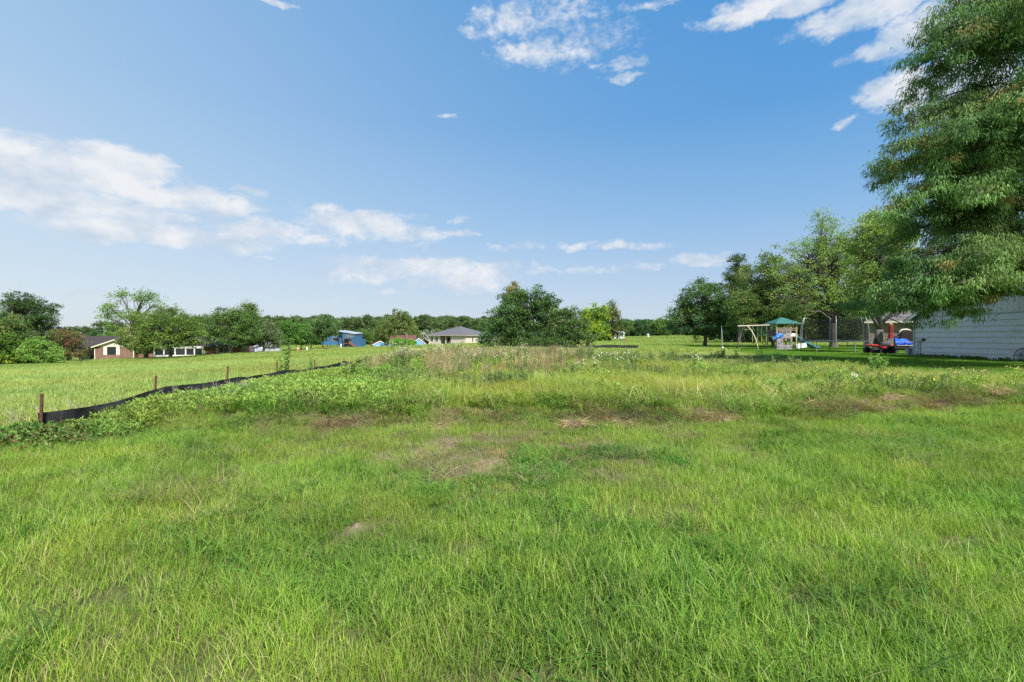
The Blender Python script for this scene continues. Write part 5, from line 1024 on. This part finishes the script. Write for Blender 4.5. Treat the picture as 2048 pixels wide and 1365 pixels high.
# swing set
sw = empty('swing_set', (xq, Yq, zq), 'pale wooden swing frame beam reaching left from the playhouse', 'swing set')
LT = mat('pale_timber', (.55, .48, .38), .7, .12, 4, stretch=(.6, 4, 4)); xl = PX(1483, Yq) - xq
b = MB(); b.tube([(xl, .8, 2.36), (.0, .8, 2.46)], .055, 8); part(b, 'beam', LT, sw)
b = MB(); b.tube([(xl + .9, .75, 2.38), (xl + 1.15, .35, 1.9), (xl + 1.35, -.1, 1.1), (xl + 1.45, -.45, -.05)], .05, 7); part(b, 'leg', LT, sw, smooth=True)
b = MB(); b.tube([(xl + .85, .85, 2.36), (xl + .65, 1.2, 1.9), (xl + .48, 1.6, 1.1), (xl + .42, 1.95, -.05)], .045, 7); part(b, 'leg', mat('grey_timber', (.26, .25, .24), .8), sw, smooth=True)
b = MB(); b.tube([(xl + .7, .85, 2.0), (xl + 1.1, .6, 2.0)], .03, 6); part(b, 'brace', LT, sw)
YEL = mat('yellow_grip', (.42, .40, .08), .6)
swx = [PX(p, Yq) - xq for p in (1513, 1523.5, 1531.5, 1541)]
for k in (0, 1):
    xa, xc = swx[2 * k], swx[2 * k + 1] - .0
    s0 = empty('belt_swing', (xq, Yq, zq), ['belt swing hanging nearer the curved pale leg', 'belt swing hanging nearer the playhouse'][k], 'swing', group='belt swings on the pale beam')
    for xx in (xa, xc):
        b = MB(); b.tube([(xx, .8, 2.38), (xx, .8, 1.35)], .014, 5); part(b, 'chain', GALV, s0); b = MB(); b.tube([(xx, .8, 1.35), (xx, .8, .72)], .024, 6); part(b, 'grip', YEL, s0)
    b = MB(); n_ = 8; cv = [(xa + (xc - xa) * i / n_, .8, .70 - .20 * math.sin(math.pi * i / n_)) for i in range(n_ + 1)]
    for i in range(n_): (x0, _, z0), (x1, _, z1) = cv[i], cv[i + 1]; b.raw([(x0, .72, z0), (x1, .72, z1), (x1, .88, z1), (x0, .88, z0), (x0, .72, z0 - .02), (x1, .72, z1 - .02), (x1, .88, z1 - .02), (x0, .88, z0 - .02)], [(0, 1, 2, 3), (7, 6, 5, 4), (0, 4, 5, 1), (2, 6, 7, 3)])
    part(b, 'seat', BLACK, s0)
ds = empty('platform_swing', (xq, Yq, zq), 'flat black platform swing hanging at the far left end of the beam', 'swing'); 
b = MB(); b.box(xl - .25, .3, .30, xl + .75, 1.2, .36); part(b, 'seat', BLACK, ds)
for (a, c) in ((-.2, .35), (.7, .35), (-.2, 1.15), (.7, 1.15)):
    b = MB(); b.tube([(xl + a, c, .36), (xl + .25 + (a - .25) * .15, .8, 2.34)], .012, 4); part(b, 'rope', DARKSTEEL, ds)
# tetherball pole
xp = PX(1443, 50); tp = empty('tetherball_pole', (xp, 50, h(xp, 50)), 'thin pole with a white ball at its foot left of the swings', 'pole'); b = MB(); b.tube([(0, 0, -.1), (0, 0, 2.45)], .03, 7); part(b, 'pole', GALV, tp); b = MB(); b.tube([(0, 0, 2.4), (.1, 0, 1.2), (.12, 0, .32)], .01, 4); part(b, 'cord', WHITE, tp)
b = MB(); b.lathe((.13, 0, .14), [(.01, -.12), (.08, -.09), (.12, 0), (.08, .09), (.01, .12)], 12); part(b, 'ball', WHITE, tp, smooth=True)

# red ride-on with tyres, black mower seat behind
Yr = 35.5; xr = PX(1737, Yr); zr_ = h(xr, Yr)
rd = empty('red_quad_bike', (xr, Yr, zr_), 'low red quad bike with black tyres parked beside the shed', 'quad bike', math.radians(4))
def wheel(parent, c, r, w, rimm):
    b = MB(); b.lathe(c, [(r * .55, 0), (r * .9, -.0), (r, w * .2), (r, w * .8), (r * .9, w), (r * .55, w)], 18, 'y'); o = part(b, 'wheel', TYRE, parent, smooth=False); b = MB(); b.lathe(c, [(.02, w * .12), (r * .54, w * .2), (r * .54, w * .85), (.02, w * .9)], 14, 'y'); part(b, 'rim', rimm, o)
wheel(rd, (.27, -.35, .25), .25, .24, GALV); wheel(rd, (.27, .35, .25), .25, .24, GALV); wheel(rd, (1.12, -.28, .17), .17, .16, RED); wheel(rd, (1.12, .32, .17), .17, .16, RED)
b = MB(); P_ = [(-.02, .62), (.10, .70), (.45, .66), (.85, .54), (1.15, .50), (1.32, .42), (1.2, .34), (.85, .42), (.5, .52), (.12, .58)]; b.prism(P_, 'y', -.30, .34); part(b, 'fender', RED, rd, bevel=.03)
b = MB(); b.tube([(.27, 0, .3), (.7, 0, .36), (1.15, 0, .3), (1.45, 0, .22)], .05, 6); b.box(.5, -.16, .22, .85, .16, .5); b.tube([(.4, -.2, .5), (.62, -.22, .35), (.95, -.2, .26)], .028, 6); part(b, 'engine_frame', DARKSTEEL, rd)
b = MB(); b.tube([(1.1, 0, .5), (1.0, 0, .85)], .02, 5); b.tube([(.98, -.3, .88), (1.0, 0, .84), (.98, .3, .88)], .018, 5); part(b, 'handlebar', BLACK, rd)
b = MB(); b.box(1.2, -.2, .12, 1.5, .25, .16); part(b, 'footrest', DARKSTEEL, rd)
Ym = 37.3; xm = PX(1752, Ym); mw = empty('riding_mower', (xm, Ym, h(xm, Ym)), 'black riding mower with grey seat behind the red quad bike', 'mower', 0)
b = MB(); b.prism([(0, .40), (1.15, .36), (1.25, .55), (1.1, .66), (.35, .72), (.05, .85)], 'y', -.4, .4); part(b, 'body', BLACK, mw, bevel=.03)
b = MB(); b.prism([(.0, .80), (.07, .80), (.04, 1.12), (-.04, 1.12)], 'y', -.24, .24); part(b, 'backrest', BLACK, mw, bevel=.02); b = MB(); b.prism([(.08, .74), (.95, .68), (.85, .84), (.4, .83), (.1, .80)], 'y', -.25, .25); part(b, 'seat', mat('seat_grey', (.10, .09, .095), .55, .2, 4), mw, bevel=.02)
b = MB(); b.tube([(.95, 0, .6), (.85, 0, 1.0)], .02, 5); b.tube([(.72, -.25, 1.08), (1.2, -.22, 1.12)], .025, 5); b.tube([(.85, .2, 1.0), (.8, -.22, 1.04)], .022, 5); part(b, 'handlebar', BLACK, mw)
wheel(mw, (.3, -.5, .27), .27, .2, DARKSTEEL); wheel(mw, (1.2, -.45, .2), .2, .16, DARKSTEEL); wheel(mw, (.3, .35, .27), .27, .2, DARKSTEEL); wheel(mw, (1.2, .35, .2), .2, .16, DARKSTEEL)
Yg = 35.2; xg = PX(1783.5, Yg)
b = MB(); b.lathe((0, 0, 0), [(.10, .0), (.13, .04), (.14, .22), (.10, .28), (.05, .3)], 12); gc = empty('gas_can', (xg, Yg, h(xg, Yg) + .36), 'small round red fuel can on a blue crate before the trailer', 'fuel can'); part(b, 'body', mat('orange_red_plastic', (.68, .08, .035), .4), gc, smooth=True); b = MB(); b.tube([(.05, 0, .28), (.16, 0, .36)], .02, 5); part(b, 'spout', BLACK, gc)
b = MB(); b.box(-.16, -.16, 0, .20, .16, .355); b.box(-.18, -.18, .3, .22, .18, .345); o = b.obj('blue_crate', mat('blue_crate', (.03, .16, .46), .5), label='blue crate on the grass under the red fuel can', category='crate', bevel=.01); place(o, xg + .02, Yg, h(xg, Yg), .4)
# closed red umbrella
Yv = 46; xv = PX(1781.5, Yv); um = empty('closed_umbrella', (xv, Yv, h(xv, Yv)), 'closed red patio umbrella standing before the brown brick house', 'umbrella')
b = MB(); b.tube([(0, 0, .05), (0, 0, 2.55)], .022, 6); part(b, 'pole', GALV, um); b = MB(); b.lathe((0, 0, 0), [(.24, 0), (.24, .06), (.05, .10)], 14); part(b, 'base', DARKSTEEL, um)
b = MB(); prof = [(.24, 1.08), (.20, 1.3), (.15, 1.6), (.12, 1.72), (.16, 1.8), (.17, 2.2), (.15, 2.4), (.05, 2.52)]; sg_ = 16; vs = [((r * (1 + .16 * (-1) ** k)) * math.cos(2 * math.pi * k / sg_), (r * (1 + .16 * (-1) ** k)) * math.sin(2 * math.pi * k / sg_), z) for (r, z) in prof for k in range(sg_)]
b.raw(vs, [(i * sg_ + k, i * sg_ + (k + 1) % sg_, (i + 1) * sg_ + (k + 1) % sg_, (i + 1) * sg_ + k) for i in range(len(prof) - 1) for k in range(sg_)]); part(b, 'canopy', mat('red_canvas', (.26, .025, .025), .7, .12, 3), um); b = MB(); b.lathe((0, 0, 2.40), [(.16, 0), (.12, .08), (.04, .14)], 12); part(b, 'cap', mat('faded_pink', (.62, .30, .28), .7), um)
# trailer with load
Yl = 33.4; xl_ = PX(1792, Yl); tl = empty('utility_trailer', (xl_, Yl, h(xl_, Yl)), 'black utility trailer loaded beside the shed corner', 'trailer')
b = MB(); b.box(-.1, 0, .52, 1.9, 1.5, .60); b.box(-.1, -.03, .40, 1.9, .0, .52); b.tube([(-.1, -.02, .84), (1.9, -.02, .84)], .025, 6)
for xx in (-.08, .6, 1.3, 1.88): b.box(xx - .025, -.04, .52, xx + .025, .0, .84)
part(b, 'bed', BLACK, tl); b = MB(); b.box(.02, -.06, .60, 1.85, -.045, .64); b.box(-.1, -.075, .845, 1.9, -.03, .875); part(b, 'rail', mat('rail_grey', (.38, .37, .36), .6), tl)
wheel(tl, (.95, -.28, .30), .30, .2, GALV); wheel(tl, (.95, 1.55, .30), .30, .2, GALV); b = MB(); b.tube([(.95, -.2, .3), (.95, 1.6, .3)], .03, 6); b.box(.5, -.33, .62, 1.4, -.05, .66) if False else b.box(.9, .0, .3, 1.0, 1.5, .4); part(b, 'axle', DARKSTEEL, tl)
b = MB(); b.box(.75, .5, .605, 1.9, .85, 1.62); b.box(.42, .55, .605, .745, .75, 1.25); o = b.obj('brown_cabinet', mat('dark_brown_wood', (.014, .008, .007), .5), label='dark brown cabinet standing on the black trailer', category='cabinet', bevel=.015); place(o, xl_, Yl, h(xl_, Yl) + .0)
place(cloth([(.0, -.0, .68), (1.2, -.02, .66), (1.15, .45, .98), (.25, .45, 1.10)], 9, 6, .05, 8).obj('blue_tarp', mat('bright_blue_tarp', (.01, .10, .62), .35, .15, 5), label='bright blue tarp bundled on the trailer against the brown cabinet', category='tarp', smooth=True), xl_ + .05, Yl + .02, h(xl_, Yl) + .02)
b = MB(); b.tube([(.62, .6, 1.36), (.7, .55, 1.62), (.85, .55, 1.72), (1.2, .6, 1.74), (1.5, .62, 1.66)], [.03, .045, .05, .055, .04], 7); o = b.obj('pale_hose', mat('pale_cloth', (.66, .62, .50), .7), label='pale coiled hose draped over the brown cabinet top', category='hose', smooth=True); place(o, xl_, Yl - .02, h(xl_, Yl))
xb3 = PX(1816.5, 31.2); cb = empty('concrete_block', (xb3, 31.2, h(xb3, 31.2)), 'whitish concrete block leaning at the shed corner', 'block', .2); b = MB(); b.box(0, 0, 0, .42, .2, .1); b.box(0, 0, .101, .06, .2, .40); b.box(.18, 0, .101, .24, .2, .40); b.box(.36, 0, .101, .42, .2, .40); b.box(0, 0, .401, .42, .2, .44); part(b, 'block', mat('concrete_pale', (.42, .42, .43), .85, .2, 6), cb); 

# ------------------------------------------------------------------ black silt fence with steel posts
FX = [(-6.90, 6.86), (-6.76, 7.4), (-6.70, 9.16), (-6.74, 11.47), (-6.71, 14.04), (-6.72, 16.65), (-6.7, 19.4), (-6.7, 22.3), (-6.68, 25), (-6.5, 30), (-6.2, 37), (-5.4, 46.0), (-2, 48.6), (2, 49.3), (6, 49.6), (10, 49.7), (13.0, 49.6)]
sf = empty('silt_fence', (0, 0, 0), 'low black fabric silt fence running along the left of the rough lot', 'silt fence')
SILT = mat('silt_fabric', (.026, .026, .029), .8, .4, 5.0, spec=.2, stain=((.13, .115, .095), 3.0, (1, 1, 2), .5))
dist = [0.0]
for a, c in zip(FX[:-1], FX[1:]): dist.append(dist[-1] + math.hypot(c[0] - a[0], c[1] - a[1]))
tot = dist[-1]; n_ = 420; us = np.linspace(0, tot, n_); fx = np.interp(us, dist, [p[0] for p in FX]); fy = np.interp(us, dist, [p[1] for p in FX]); gz = base_h(fx, fy); tz = np.where(fy < 26, np.clip(.52 - gz, .40, .75), .50) * (1 - .16 * sst(2.2, 0, us))
rows = [-.10, .30, .66, 1.0]; VV = []
topn = -.05 * np.abs(np.sin(math.pi * us / 2.5)) + (vn(us, us * 0, 1.3, 40) - .5) * .08 + (vn(us, us * 0, .35, 41) - .5) * .035
collapse = sst(.12, .0, us)
for j, z in enumerate(rows):
    wob = (vn(us, us * 0 + j * .3, .45, 42 + j) - .5) * .09 * (j > 0)
    zz = gz + z * tz + (topn if j == 3 else topn * .4 if j == 2 else 0) - collapse * z * .30
    VV.append(np.stack([fx + wob + collapse * z * .3, fy + wob * .3, zz], 1))
V = np.concatenate(VV); i = np.arange(n_ - 1)[None, :] + np.arange(3)[:, None] * n_; Q = np.stack([i, i + 1, i + n_ + 1, i + n_], -1).reshape(-1, 4)
V2 = V + np.array([-.012, .0, 0]); Q = np.concatenate([Q, Q[:, ::-1] + len(V)])
finish(bpy.data.objects.new('fabric', np_mesh('fabric', np.concatenate([V, V2]), Q, SILT, smooth=True)), parent=sf)
RUST = mat('rusty_steel', (.11, .045, .030), .85, .35, 14)
def tpost(x, y, top, lean=0.0):
    z0 = h(x, y); b = MB(); w = .018; b.box(-w, -.004, -.3, w, .004, top); b.box(-.004, .004, -.3, .004, .035, top)
    for k in range(int(top / .07)): b.box(-.006, -.010, .1 + k * .07, .006, -.004, .12 + k * .07)
    o = b.obj('post', RUST, sf); o.location = (x, y, z0); o.rotation_euler = (0, lean, 0.15); return o
for (px, Y, pt) in ((84, 6.94, 788), (311.5, 9.16, 752), (455, 11.47, 732), (559, 14.04, 724), (632, 16.65, 720), (688.5, 19.45, 717), (732, 22.35, 713), (763.5, 25.05, 707)):
    x = PX(px, Y) - .035; zt = CAMZ - (pt - 675) / FP * Y; tpost(x, Y, zt - h(x, Y), random.Random(int(px)).uniform(-.06, .06))
for u in np.arange(dist[9], tot, 3.0): x, y = float(np.interp(u, dist, [p[0] for p in FX])), float(np.interp(u, dist, [p[1] for p in FX])); tpost(x - .03, y + .02, .72 + .1 * random.Random(int(u)).random(), 0)

# ------------------------------------------------------------------ single plants
def stem_plant(name, label, cat, x, y, seed, hgt, width, stems, leaf, pal, asp=.3, nleaf=40, flower=None, nfl=0, fl_size=.03, stem_col=(.12, .14, .04), bare_to=.1, up=.6, group=None):
    rng = np.random.RandomState(seed); o = empty(name, (x, y, h(x, y) - .02), label, cat, 0, group); tb = MB(); parts = []; fl = []
    pal = np.array(pal)
    for s_ in range(stems):
        a = rng.rand() * 6.28; sp = width * .5 * rng.rand() ** .6; hh = hgt * (.6 + .42 * rng.rand()); b0 = np.array([math.cos(a) * sp * .25, math.sin(a) * sp * .25, 0]); top = np.array([math.cos(a) * sp, math.sin(a) * sp, hh]); mid = (b0 + top) / 2 + np.array([math.cos(a), math.sin(a), 0]) * -.12 * sp + rng.randn(3) * .02
        tb.tube([b0, mid, top], [.006 + .004 * hgt, .005 + .003 * hgt, .002], 4, cap=False)
        t = bare_to + (1 - bare_to) * rng.rand(nleaf); P = (b0[None] * ((1 - t) ** 2)[:, None] + 2 * (t * (1 - t))[:, None] * mid[None] + (t * t)[:, None] * top[None])
        aa = rng.rand(nleaf) * 6.28; D = np.stack([np.cos(aa), np.sin(aa), up * (rng.rand(nleaf) * 1.4 - .2)], 1)
        parts.append(leafquads(rng, P, D, leaf * (1.1 - .4 * t), asp, pal[rng.choice(len(pal), nleaf)]))
        if flower is not None:
            k = nfl; F = top + rng.randn(k, 3) * np.array([width * .10, width * .10, hgt * .05]); FD = rng.randn(k, 3) + np.array([0, 0, .6])
            for q_ in F[:6]: tb.tube([top - np.array([0, 0, .12 * hgt]), q_], .002, 3, cap=False)
            fl.append(leafquads(rng, F, FD, fl_size, .8, np.tile(flower, (k, 1)), .15))
    finish(bpy.data.objects.new('stem', tb.mesh('stem', mat('stem_%02d%02d' % (int(stem_col[0] * 99), int(stem_col[1] * 99)), stem_col, .8))), parent=o)
    V, Q, C = join(parts); finish(bpy.data.objects.new('foliage', np_mesh('foliage', V, Q, LEAF, cols=C)), parent=o)
    if fl: V, Q, C = join(fl); finish(bpy.data.objects.new('blossoms', np_mesh('blossoms', V, Q, LEAF, cols=C)), parent=o)
    return o
WG = [(.12, .21, .05), (.16, .26, .07), (.09, .17, .04)]; WB = [(.15, .25, .04), (.2, .31, .06), (.11, .20, .035)]
stem_plant('sapling', 'young leafy sapling behind the black fence left of centre', 'sapling', -7.35, 15.6, 1, 1.5, .55, 9, .095, [(.13, .22, .05), (.17, .27, .07), (.09, .16, .04)], .5, 62)
stem_plant('weed', 'small upright green weed behind the black fence right of the sapling', 'weed', PX(622, 18.2), 18.2, 2, .95, .16, 5, .10, WG, .22, 40)
stem_plant('shrub', 'rounded dark green leafy shrub at the edge of the mowed lawn', 'shrub', PX(1755, 15), 15.0, 3, .66, .66, 22, .09, [(.07, .16, .05), (.10, .21, .05), (.16, .27, .05)], .45, 34)
for k, (px, Y, hh, w, n_, pal, lb, fc, nf) in enumerate([
    (805, 14.8, 1.0, .75, 22, WG, 'tallest bushy weed with dull pinkish heads at the left end of the tan grass', (.42, .36, .30), 16),
    (703, 12.5, .80, .55, 14, WB, 'leafy yellow green weed in front of the silt fence', (.30, .38, .10), 6),
    (1048, 24, 1.05, .55, 10, WB, 'bright leafy weed before the dark middle clump', (.40, .42, .22), 12),
    (925, 24.5, 1.0, .5, 9, WB, 'leafy weed before the beige house corner', (.42, .40, .26), 12),
    (991, 26, 1.1, .5, 8, WG, 'upright weed left of the dark middle clump', (.38, .36, .26), 14),
    (1166, 24, .95, .40, 10, [(.07, .15, .03), (.12, .22, .04)], 'dark stemmed weed with yellow green top right of the clump', (.40, .44, .16), 14),
    (1186, 25, .75, .30, 7, WB, 'short green weed just right of the dark stemmed one', None, 0),
    (1222, 17, .72, .85, 16, WG, 'sprawling weed covered in small white flowers', (.66, .62, .56), 6),
    (1160, 16, .50, .4, 7, WG, 'small weed with few white flowers left of the sprawling one', (.75, .72, .68), 5),
    (1268, 17.5, .72, .5, 10, WG, 'white flowered weed right of the sprawling one', (.70, .68, .64), 5),
    (1394, 16.5, .62, .40, 9, WB, 'leafy weed with a single pale flower head right of centre', (.70, .66, .5), 5),
    (1105, 22, .72, .7, 14, [(.13, .10, .05), (.10, .09, .04)], 'brownish seeded weed in the middle of the tan grass', (.16, .11, .07), 18),
    (860, 21, .95, .6, 10, WG, 'grey green weed in the tan grass left of the beige house', (.46, .40, .34), 12),
    (1345, 32, .7, .5, 8, WB, 'bright weed at the far rim of the lot before the round headed tree', None, 0),
    (1500, 14.0, .42, .5, 8, WG, 'low green weed on the right rise of the lot', None, 0)]):
    stem_plant('weed', lb, 'weed', PX(px, Y), Y, 20 + k, hh, w, n_, .085, pal, .26, 36, np.array(fc) if fc else None, nf, .035, group='weeds growing on the rough lot')
rq = random.Random(12); seen = set()
for k in range(34):
    px = rq.uniform(770, 1210); Y = rq.uniform(14.5, 27); hh = rq.uniform(.55, .85) * (1.1 if Y > 20 else 1)
    ip = rq.randrange(3); ifl = rq.randrange(3); wdt = rq.uniform(.25, .6)
    lb = '%s %s %s weed with %s heads, %s, %s' % ('tall' if hh > .72 else 'low', 'broad' if wdt > .42 else 'thin', ('mid green', 'bright green', 'grey green')[ip], ('pinkish brown', 'yellow green', 'pale grey')[ifl], 'far back' if Y > 23 else ('midway back' if Y > 18.5 else 'near'),
        'below the blue houses' if px < 850 else ('below the beige house' if px < 975 else ('below the tall dark tree' if px < 1110 else 'below the clump right end')))
    if lb in seen: continue
    seen.add(lb)
    stem_plant('weed', lb, 'weed', PX(px, Y), Y, 200 + k, hh, wdt, rq.randint(5, 12), .075, (WG, WB, [(.14, .17, .07), (.18, .21, .09)])[ip], .25, 30, np.array(((.44, .38, .31), (.40, .40, .22), (.48, .44, .38))[ifl]), rq.randint(4, 10), .034, group='tall weeds mixed through the tan grass')
stem_plant('thistle', 'single pale dead thistle with white head on the right of the lot', 'thistle', PX(1716, 10.8), 10.8, 50, .50, .22, 2, .03, [(.40, .36, .28)], .3, 10, np.array((.78, .75, .70)), 16, .03, (.42, .38, .32))
stem_plant('yellow_flowers', 'clump of small yellow flowers beside the brown thatch on the right', 'flowers', PX(1822, 9.7), 9.7, 51, .42, .75, 22, .045, WB, .25, 12, np.array((.80, .60, .02)), 1, .030)
for k, (px, lb) in enumerate([(1919, 'left of three straw yellow seed heads at the lawn edge'), (1957, 'middle and largest of three straw yellow seed heads at the lawn edge'), (2042, 'straw yellow seed heads at the right edge of the lawn')]):
    stem_plant('seed_heads', lb, 'weed', PX(px, 13.0), 13.0, 52 + k, .40, .42 + .1 * (k == 1), 8, .05, WB, .2, 14, np.array((.50, .42, .20)), 9, .028, group='straw yellow seed heads at the lawn edge')
for k, (x, y, n_, lb) in enumerate([(-8.6, 7.2, 8, 'yellow flowers at the left edge beyond the fence end'), (-7.4, 8.9, 7, 'tiny yellow flowers behind the second rusty post')]):
    stem_plant('yellow_flowers', lb, 'flowers', x, y, 60 + k, .22, .8, n_, .04, WB, .25, 10, np.array((.8, .62, .02)), 1, .03)
# dead twiggy stalks along the fence
def twigs(label, x, y, seed, n, hgt, width, colm, spread=.5):
    rng = np.random.RandomState(seed); b = MB()
    for s_ in range(n):
        p = np.array([(rng.rand() - .5) * width, (rng.rand() - .5) * width * .5, 0]); d = np.array([rng.randn() * .35 * spread * 2, rng.randn() * .2, 1]); d /= np.linalg.norm(d); L = hgt * (.55 + .5 * rng.rand())
        q_ = p + d * L; b.tube([p, (p + q_) / 2 + rng.randn(3) * .02, q_], [.0045, .0035, .0015], 3, cap=False)
        for k in range(6):
            u = .3 + .65 * rng.rand(); r0 = p + (q_ - p) * u; dd = d + rng.randn(3) * np.array([.55, .4, .2]); dd /= np.linalg.norm(dd); b.tube([r0, r0 + dd * L * .32], [.0026, .0012], 3, cap=False)
    o = b.obj('dead_stalks', colm, label=label, category='dead plant', group='bare dead stalks along the silt fence'); o.location = (x, y, h(x, y) - .02); return o
for k, (px, Y, n_, hh, w, lb) in enumerate([(208, 8.3, 12, .42, .5, 'grey dead stalks against the fence between first and second post'), (265, 8.9, 16, .42, .6, 'dense grey dead stalks just left of the second post'), (340, 9.2, 18, .45, .7, 'grey dead stalks against the fence right of the second post'),
    (395, 9.6, 12, .40, .5, 'dead stalks midway between second and third post'), (466, 10.2, 14, .45, .6, 'pale dead stalks standing in green weeds below the third post'), (505, 10.6, 10, .42, .4, 'pale dead stalks right of the third post'), (165, 9.3, 9, .4, .6, 'dead stalks in the field behind the first fence span'),
    (120, 8.1, 6, .42, .4, 'few pale dead stalks in the field right of the first post'), (35, 8.0, 7, .34, .5, 'pale dead stalks at the left edge of the field'), (765, 20, 10, .95, .6, 'tall dry brown stalks standing left of the tallest bushy weed'), (1725, 10.9, 2, .4, .1, 'two bare stalks beside the pale thistle')]):
    if k == 8: lb = 'pale dead stalks low at the left edge of the field'
    twigs(lb, PX(px, Y), Y, 70 + k, n_, hh, w, TWIG if k != 9 else mat('brown_stalk', (.20, .14, .10), .85))
# vine heap over the fence end
def vine_heap():
    rng = np.random.RandomState(99); b = MB(); parts = []
    for s_ in range(240):
        u = rng.rand() ** .8; x0 = -8.3 + 2.5 * u; y0 = 6.62 + .45 * u + rng.randn() * .22; L = .3 + .7 * rng.rand(); a = rng.rand() * 6.28
        hz = .07 + .22 * math.exp(-((x0 + 6.85) / .7) ** 2); P = []
        for k in range(7):
            t = k / 6; xx = x0 + math.cos(a) * L * (t - .5) + rng.randn() * .02; yy = y0 + math.sin(a) * L * .5 * (t - .5); P.append((xx, yy, h(xx, yy) + hz * rng.uniform(.6, 1.0) * math.sin(math.pi * (.12 + .8 * t)) + .02))
        b.tube(P, .004, 3, cap=False); Pn = np.array(P); n = 26; i0 = rng.randint(0, 6, n); f = rng.rand(n, 1); B = Pn[i0] * (1 - f) + Pn[i0 + 1] * f; D = rng.randn(n, 3) + np.array([0, -.3, .5])
        col = np.array([(.075, .15, .032), (.05, .11, .025), (.11, .19, .045), (.17, .10, .05)])[rng.choice(4, n, p=[.4, .3, .24, .06])]; parts.append(leafquads(rng, B, D, .055, .55, col))
    o = empty('vine', (0, 0, 0), 'dark leafy bramble vine heaped over the near end of the silt fence', 'vine'); part(b, 'stem', mat('vine_stem', (.16, .09, .05), .8), o)
    V, Q, C = join(parts); finish(bpy.data.objects.new('foliage', np_mesh('foliage', V, Q, LEAF, cols=C)), parent=o)
vine_heap()
# heap of dead grass with a dark burrow beside it
def grass_heap(name, label, cat, x, y, r, hgt, n, seed, pal):
    rng = np.random.RandomState(seed); a = rng.rand(n) * 6.28; rr = r * rng.rand(n) ** .6; P = np.stack([rr * np.cos(a) * 1.3, rr * np.sin(a) * .8, hgt * (1 - (rr / r) ** 1.6) * (.5 + .5 * rng.rand(n))], 1)
    D = np.stack([np.cos(a) + rng.randn(n) * .6, np.sin(a) * .6 - .3 + rng.randn(n) * .4, -.25 + .35 * rng.randn(n)], 1); V, Q, C = leafquads(rng, P, D, .17, .035, np.array(pal)[rng.choice(len(pal), n)], .3)
    base = MB(); base.lathe((0, 0, -.05), [(r * 1.05, 0), (r * .8, hgt * .45), (r * .4, hgt * .85), (.02, hgt * .95)], 14); o = empty(name, (x, y, h(x, y)), label, cat)
    bo = part(base, 'mound', mat('thatch_mound', (.16, .11, .07), .95, .4, 14), o, smooth=True); bo.scale = (1.2, .75, 1); finish(bpy.data.objects.new('blades', np_mesh('blades', V, Q, LEAF, cols=C)), parent=o)
TH = [(.34, .25, .16), (.26, .19, .12), (.42, .33, .22), (.16, .11, .07)]
grass_heap('dead_grass_heap', 'largest pale brown heap of dead grass by the dark burrow at the rough edge', 'dead grass', PX(1150, 7.8), 7.8, .24, .16, 520, 1, TH)
for k, (px, Y, r, lb) in enumerate([(128, 6.9, .22, 'brown dead grass heap below the vine at the left'), (1440, 8.2, .30, 'flat brown dead grass heap right of centre at the rough edge'), (1240, 7.95, .22, 'low brown thatch heap right of the burrow'), (1765, 9.4, .30, 'brown dead grass heap left of the yellow flowers'),
    (1900, 10.2, .38, 'long brown dead grass heap right of the yellow flowers'), (1610, 8.8, .22, 'small brown thatch heap on the right rough edge'), (1668, 16.6, .42, 'dry brown heap on the far rim of the lot by the lawn'), (540, 10.2, .45, 'reddish brown dead patch among green weeds left of centre'), (870, 7.75, .20, 'low brown thatch heap left of the burrow'), (1525, 8.6, .2, 'thin brown thatch heap between the flat heap and the yellow flowers'), (1990, 9.8, .3, 'brown thatch heap at the right edge of the rough')]):
    grass_heap('dead_grass_heap', lb, 'dead grass', PX(px, Y), Y, r, .10, int(1500 * r), 10 + k, TH)
xh2 = PX(1090, 7.35); b = MB(); b.lathe((0, 0, 0), [(.15, .0), (.13, .035), (.09, .03), (.05, -.03), (.01, -.05)], 16); o = b.obj('burrow', mat('burrow_shade_black', (.012, .010, .009), .95, .3, 20), label='small dark burrow hole in the dry edge near the centre', category='burrow', smooth=True); o.location = (xh2, 7.25, h(xh2, 7.25) + .02); o.scale = (.34, .30, .6)  # shallow dish; the shade inside the hole is painted as near-black colour
b = MB(); rr9 = random.Random(4)
for k in range(46):
    a9 = rr9.uniform(0, 6.28); r9 = .085 * rr9.random() ** .6; s9 = rr9.uniform(.006, .014); b.lathe((r9 * math.cos(a9) * 1.2, r9 * math.sin(a9), .055 * (1 - (r9 / .09) ** 2)), [(.3 * s9, -s9), (s9, -.2 * s9), (.7 * s9, .6 * s9), (.1 * s9, s9)], 5)
b.lathe((0, 0, -.02), [(.12, 0), (.09, .035), (.05, .06), (.01, .07)], 12)
o = b.obj('ant_mound', mat('crumbly_soil', (.25, .19, .145), .95, .3, 60), label='small bare crumbly ant mound in the foreground grass left of centre', category='ant mound'); o['kind'] = 'stuff'; o.location = (PX(714, 3.82), 3.82, h(PX(714, 3.82), 3.82) - .005); o.scale = (.42, .36, .5)
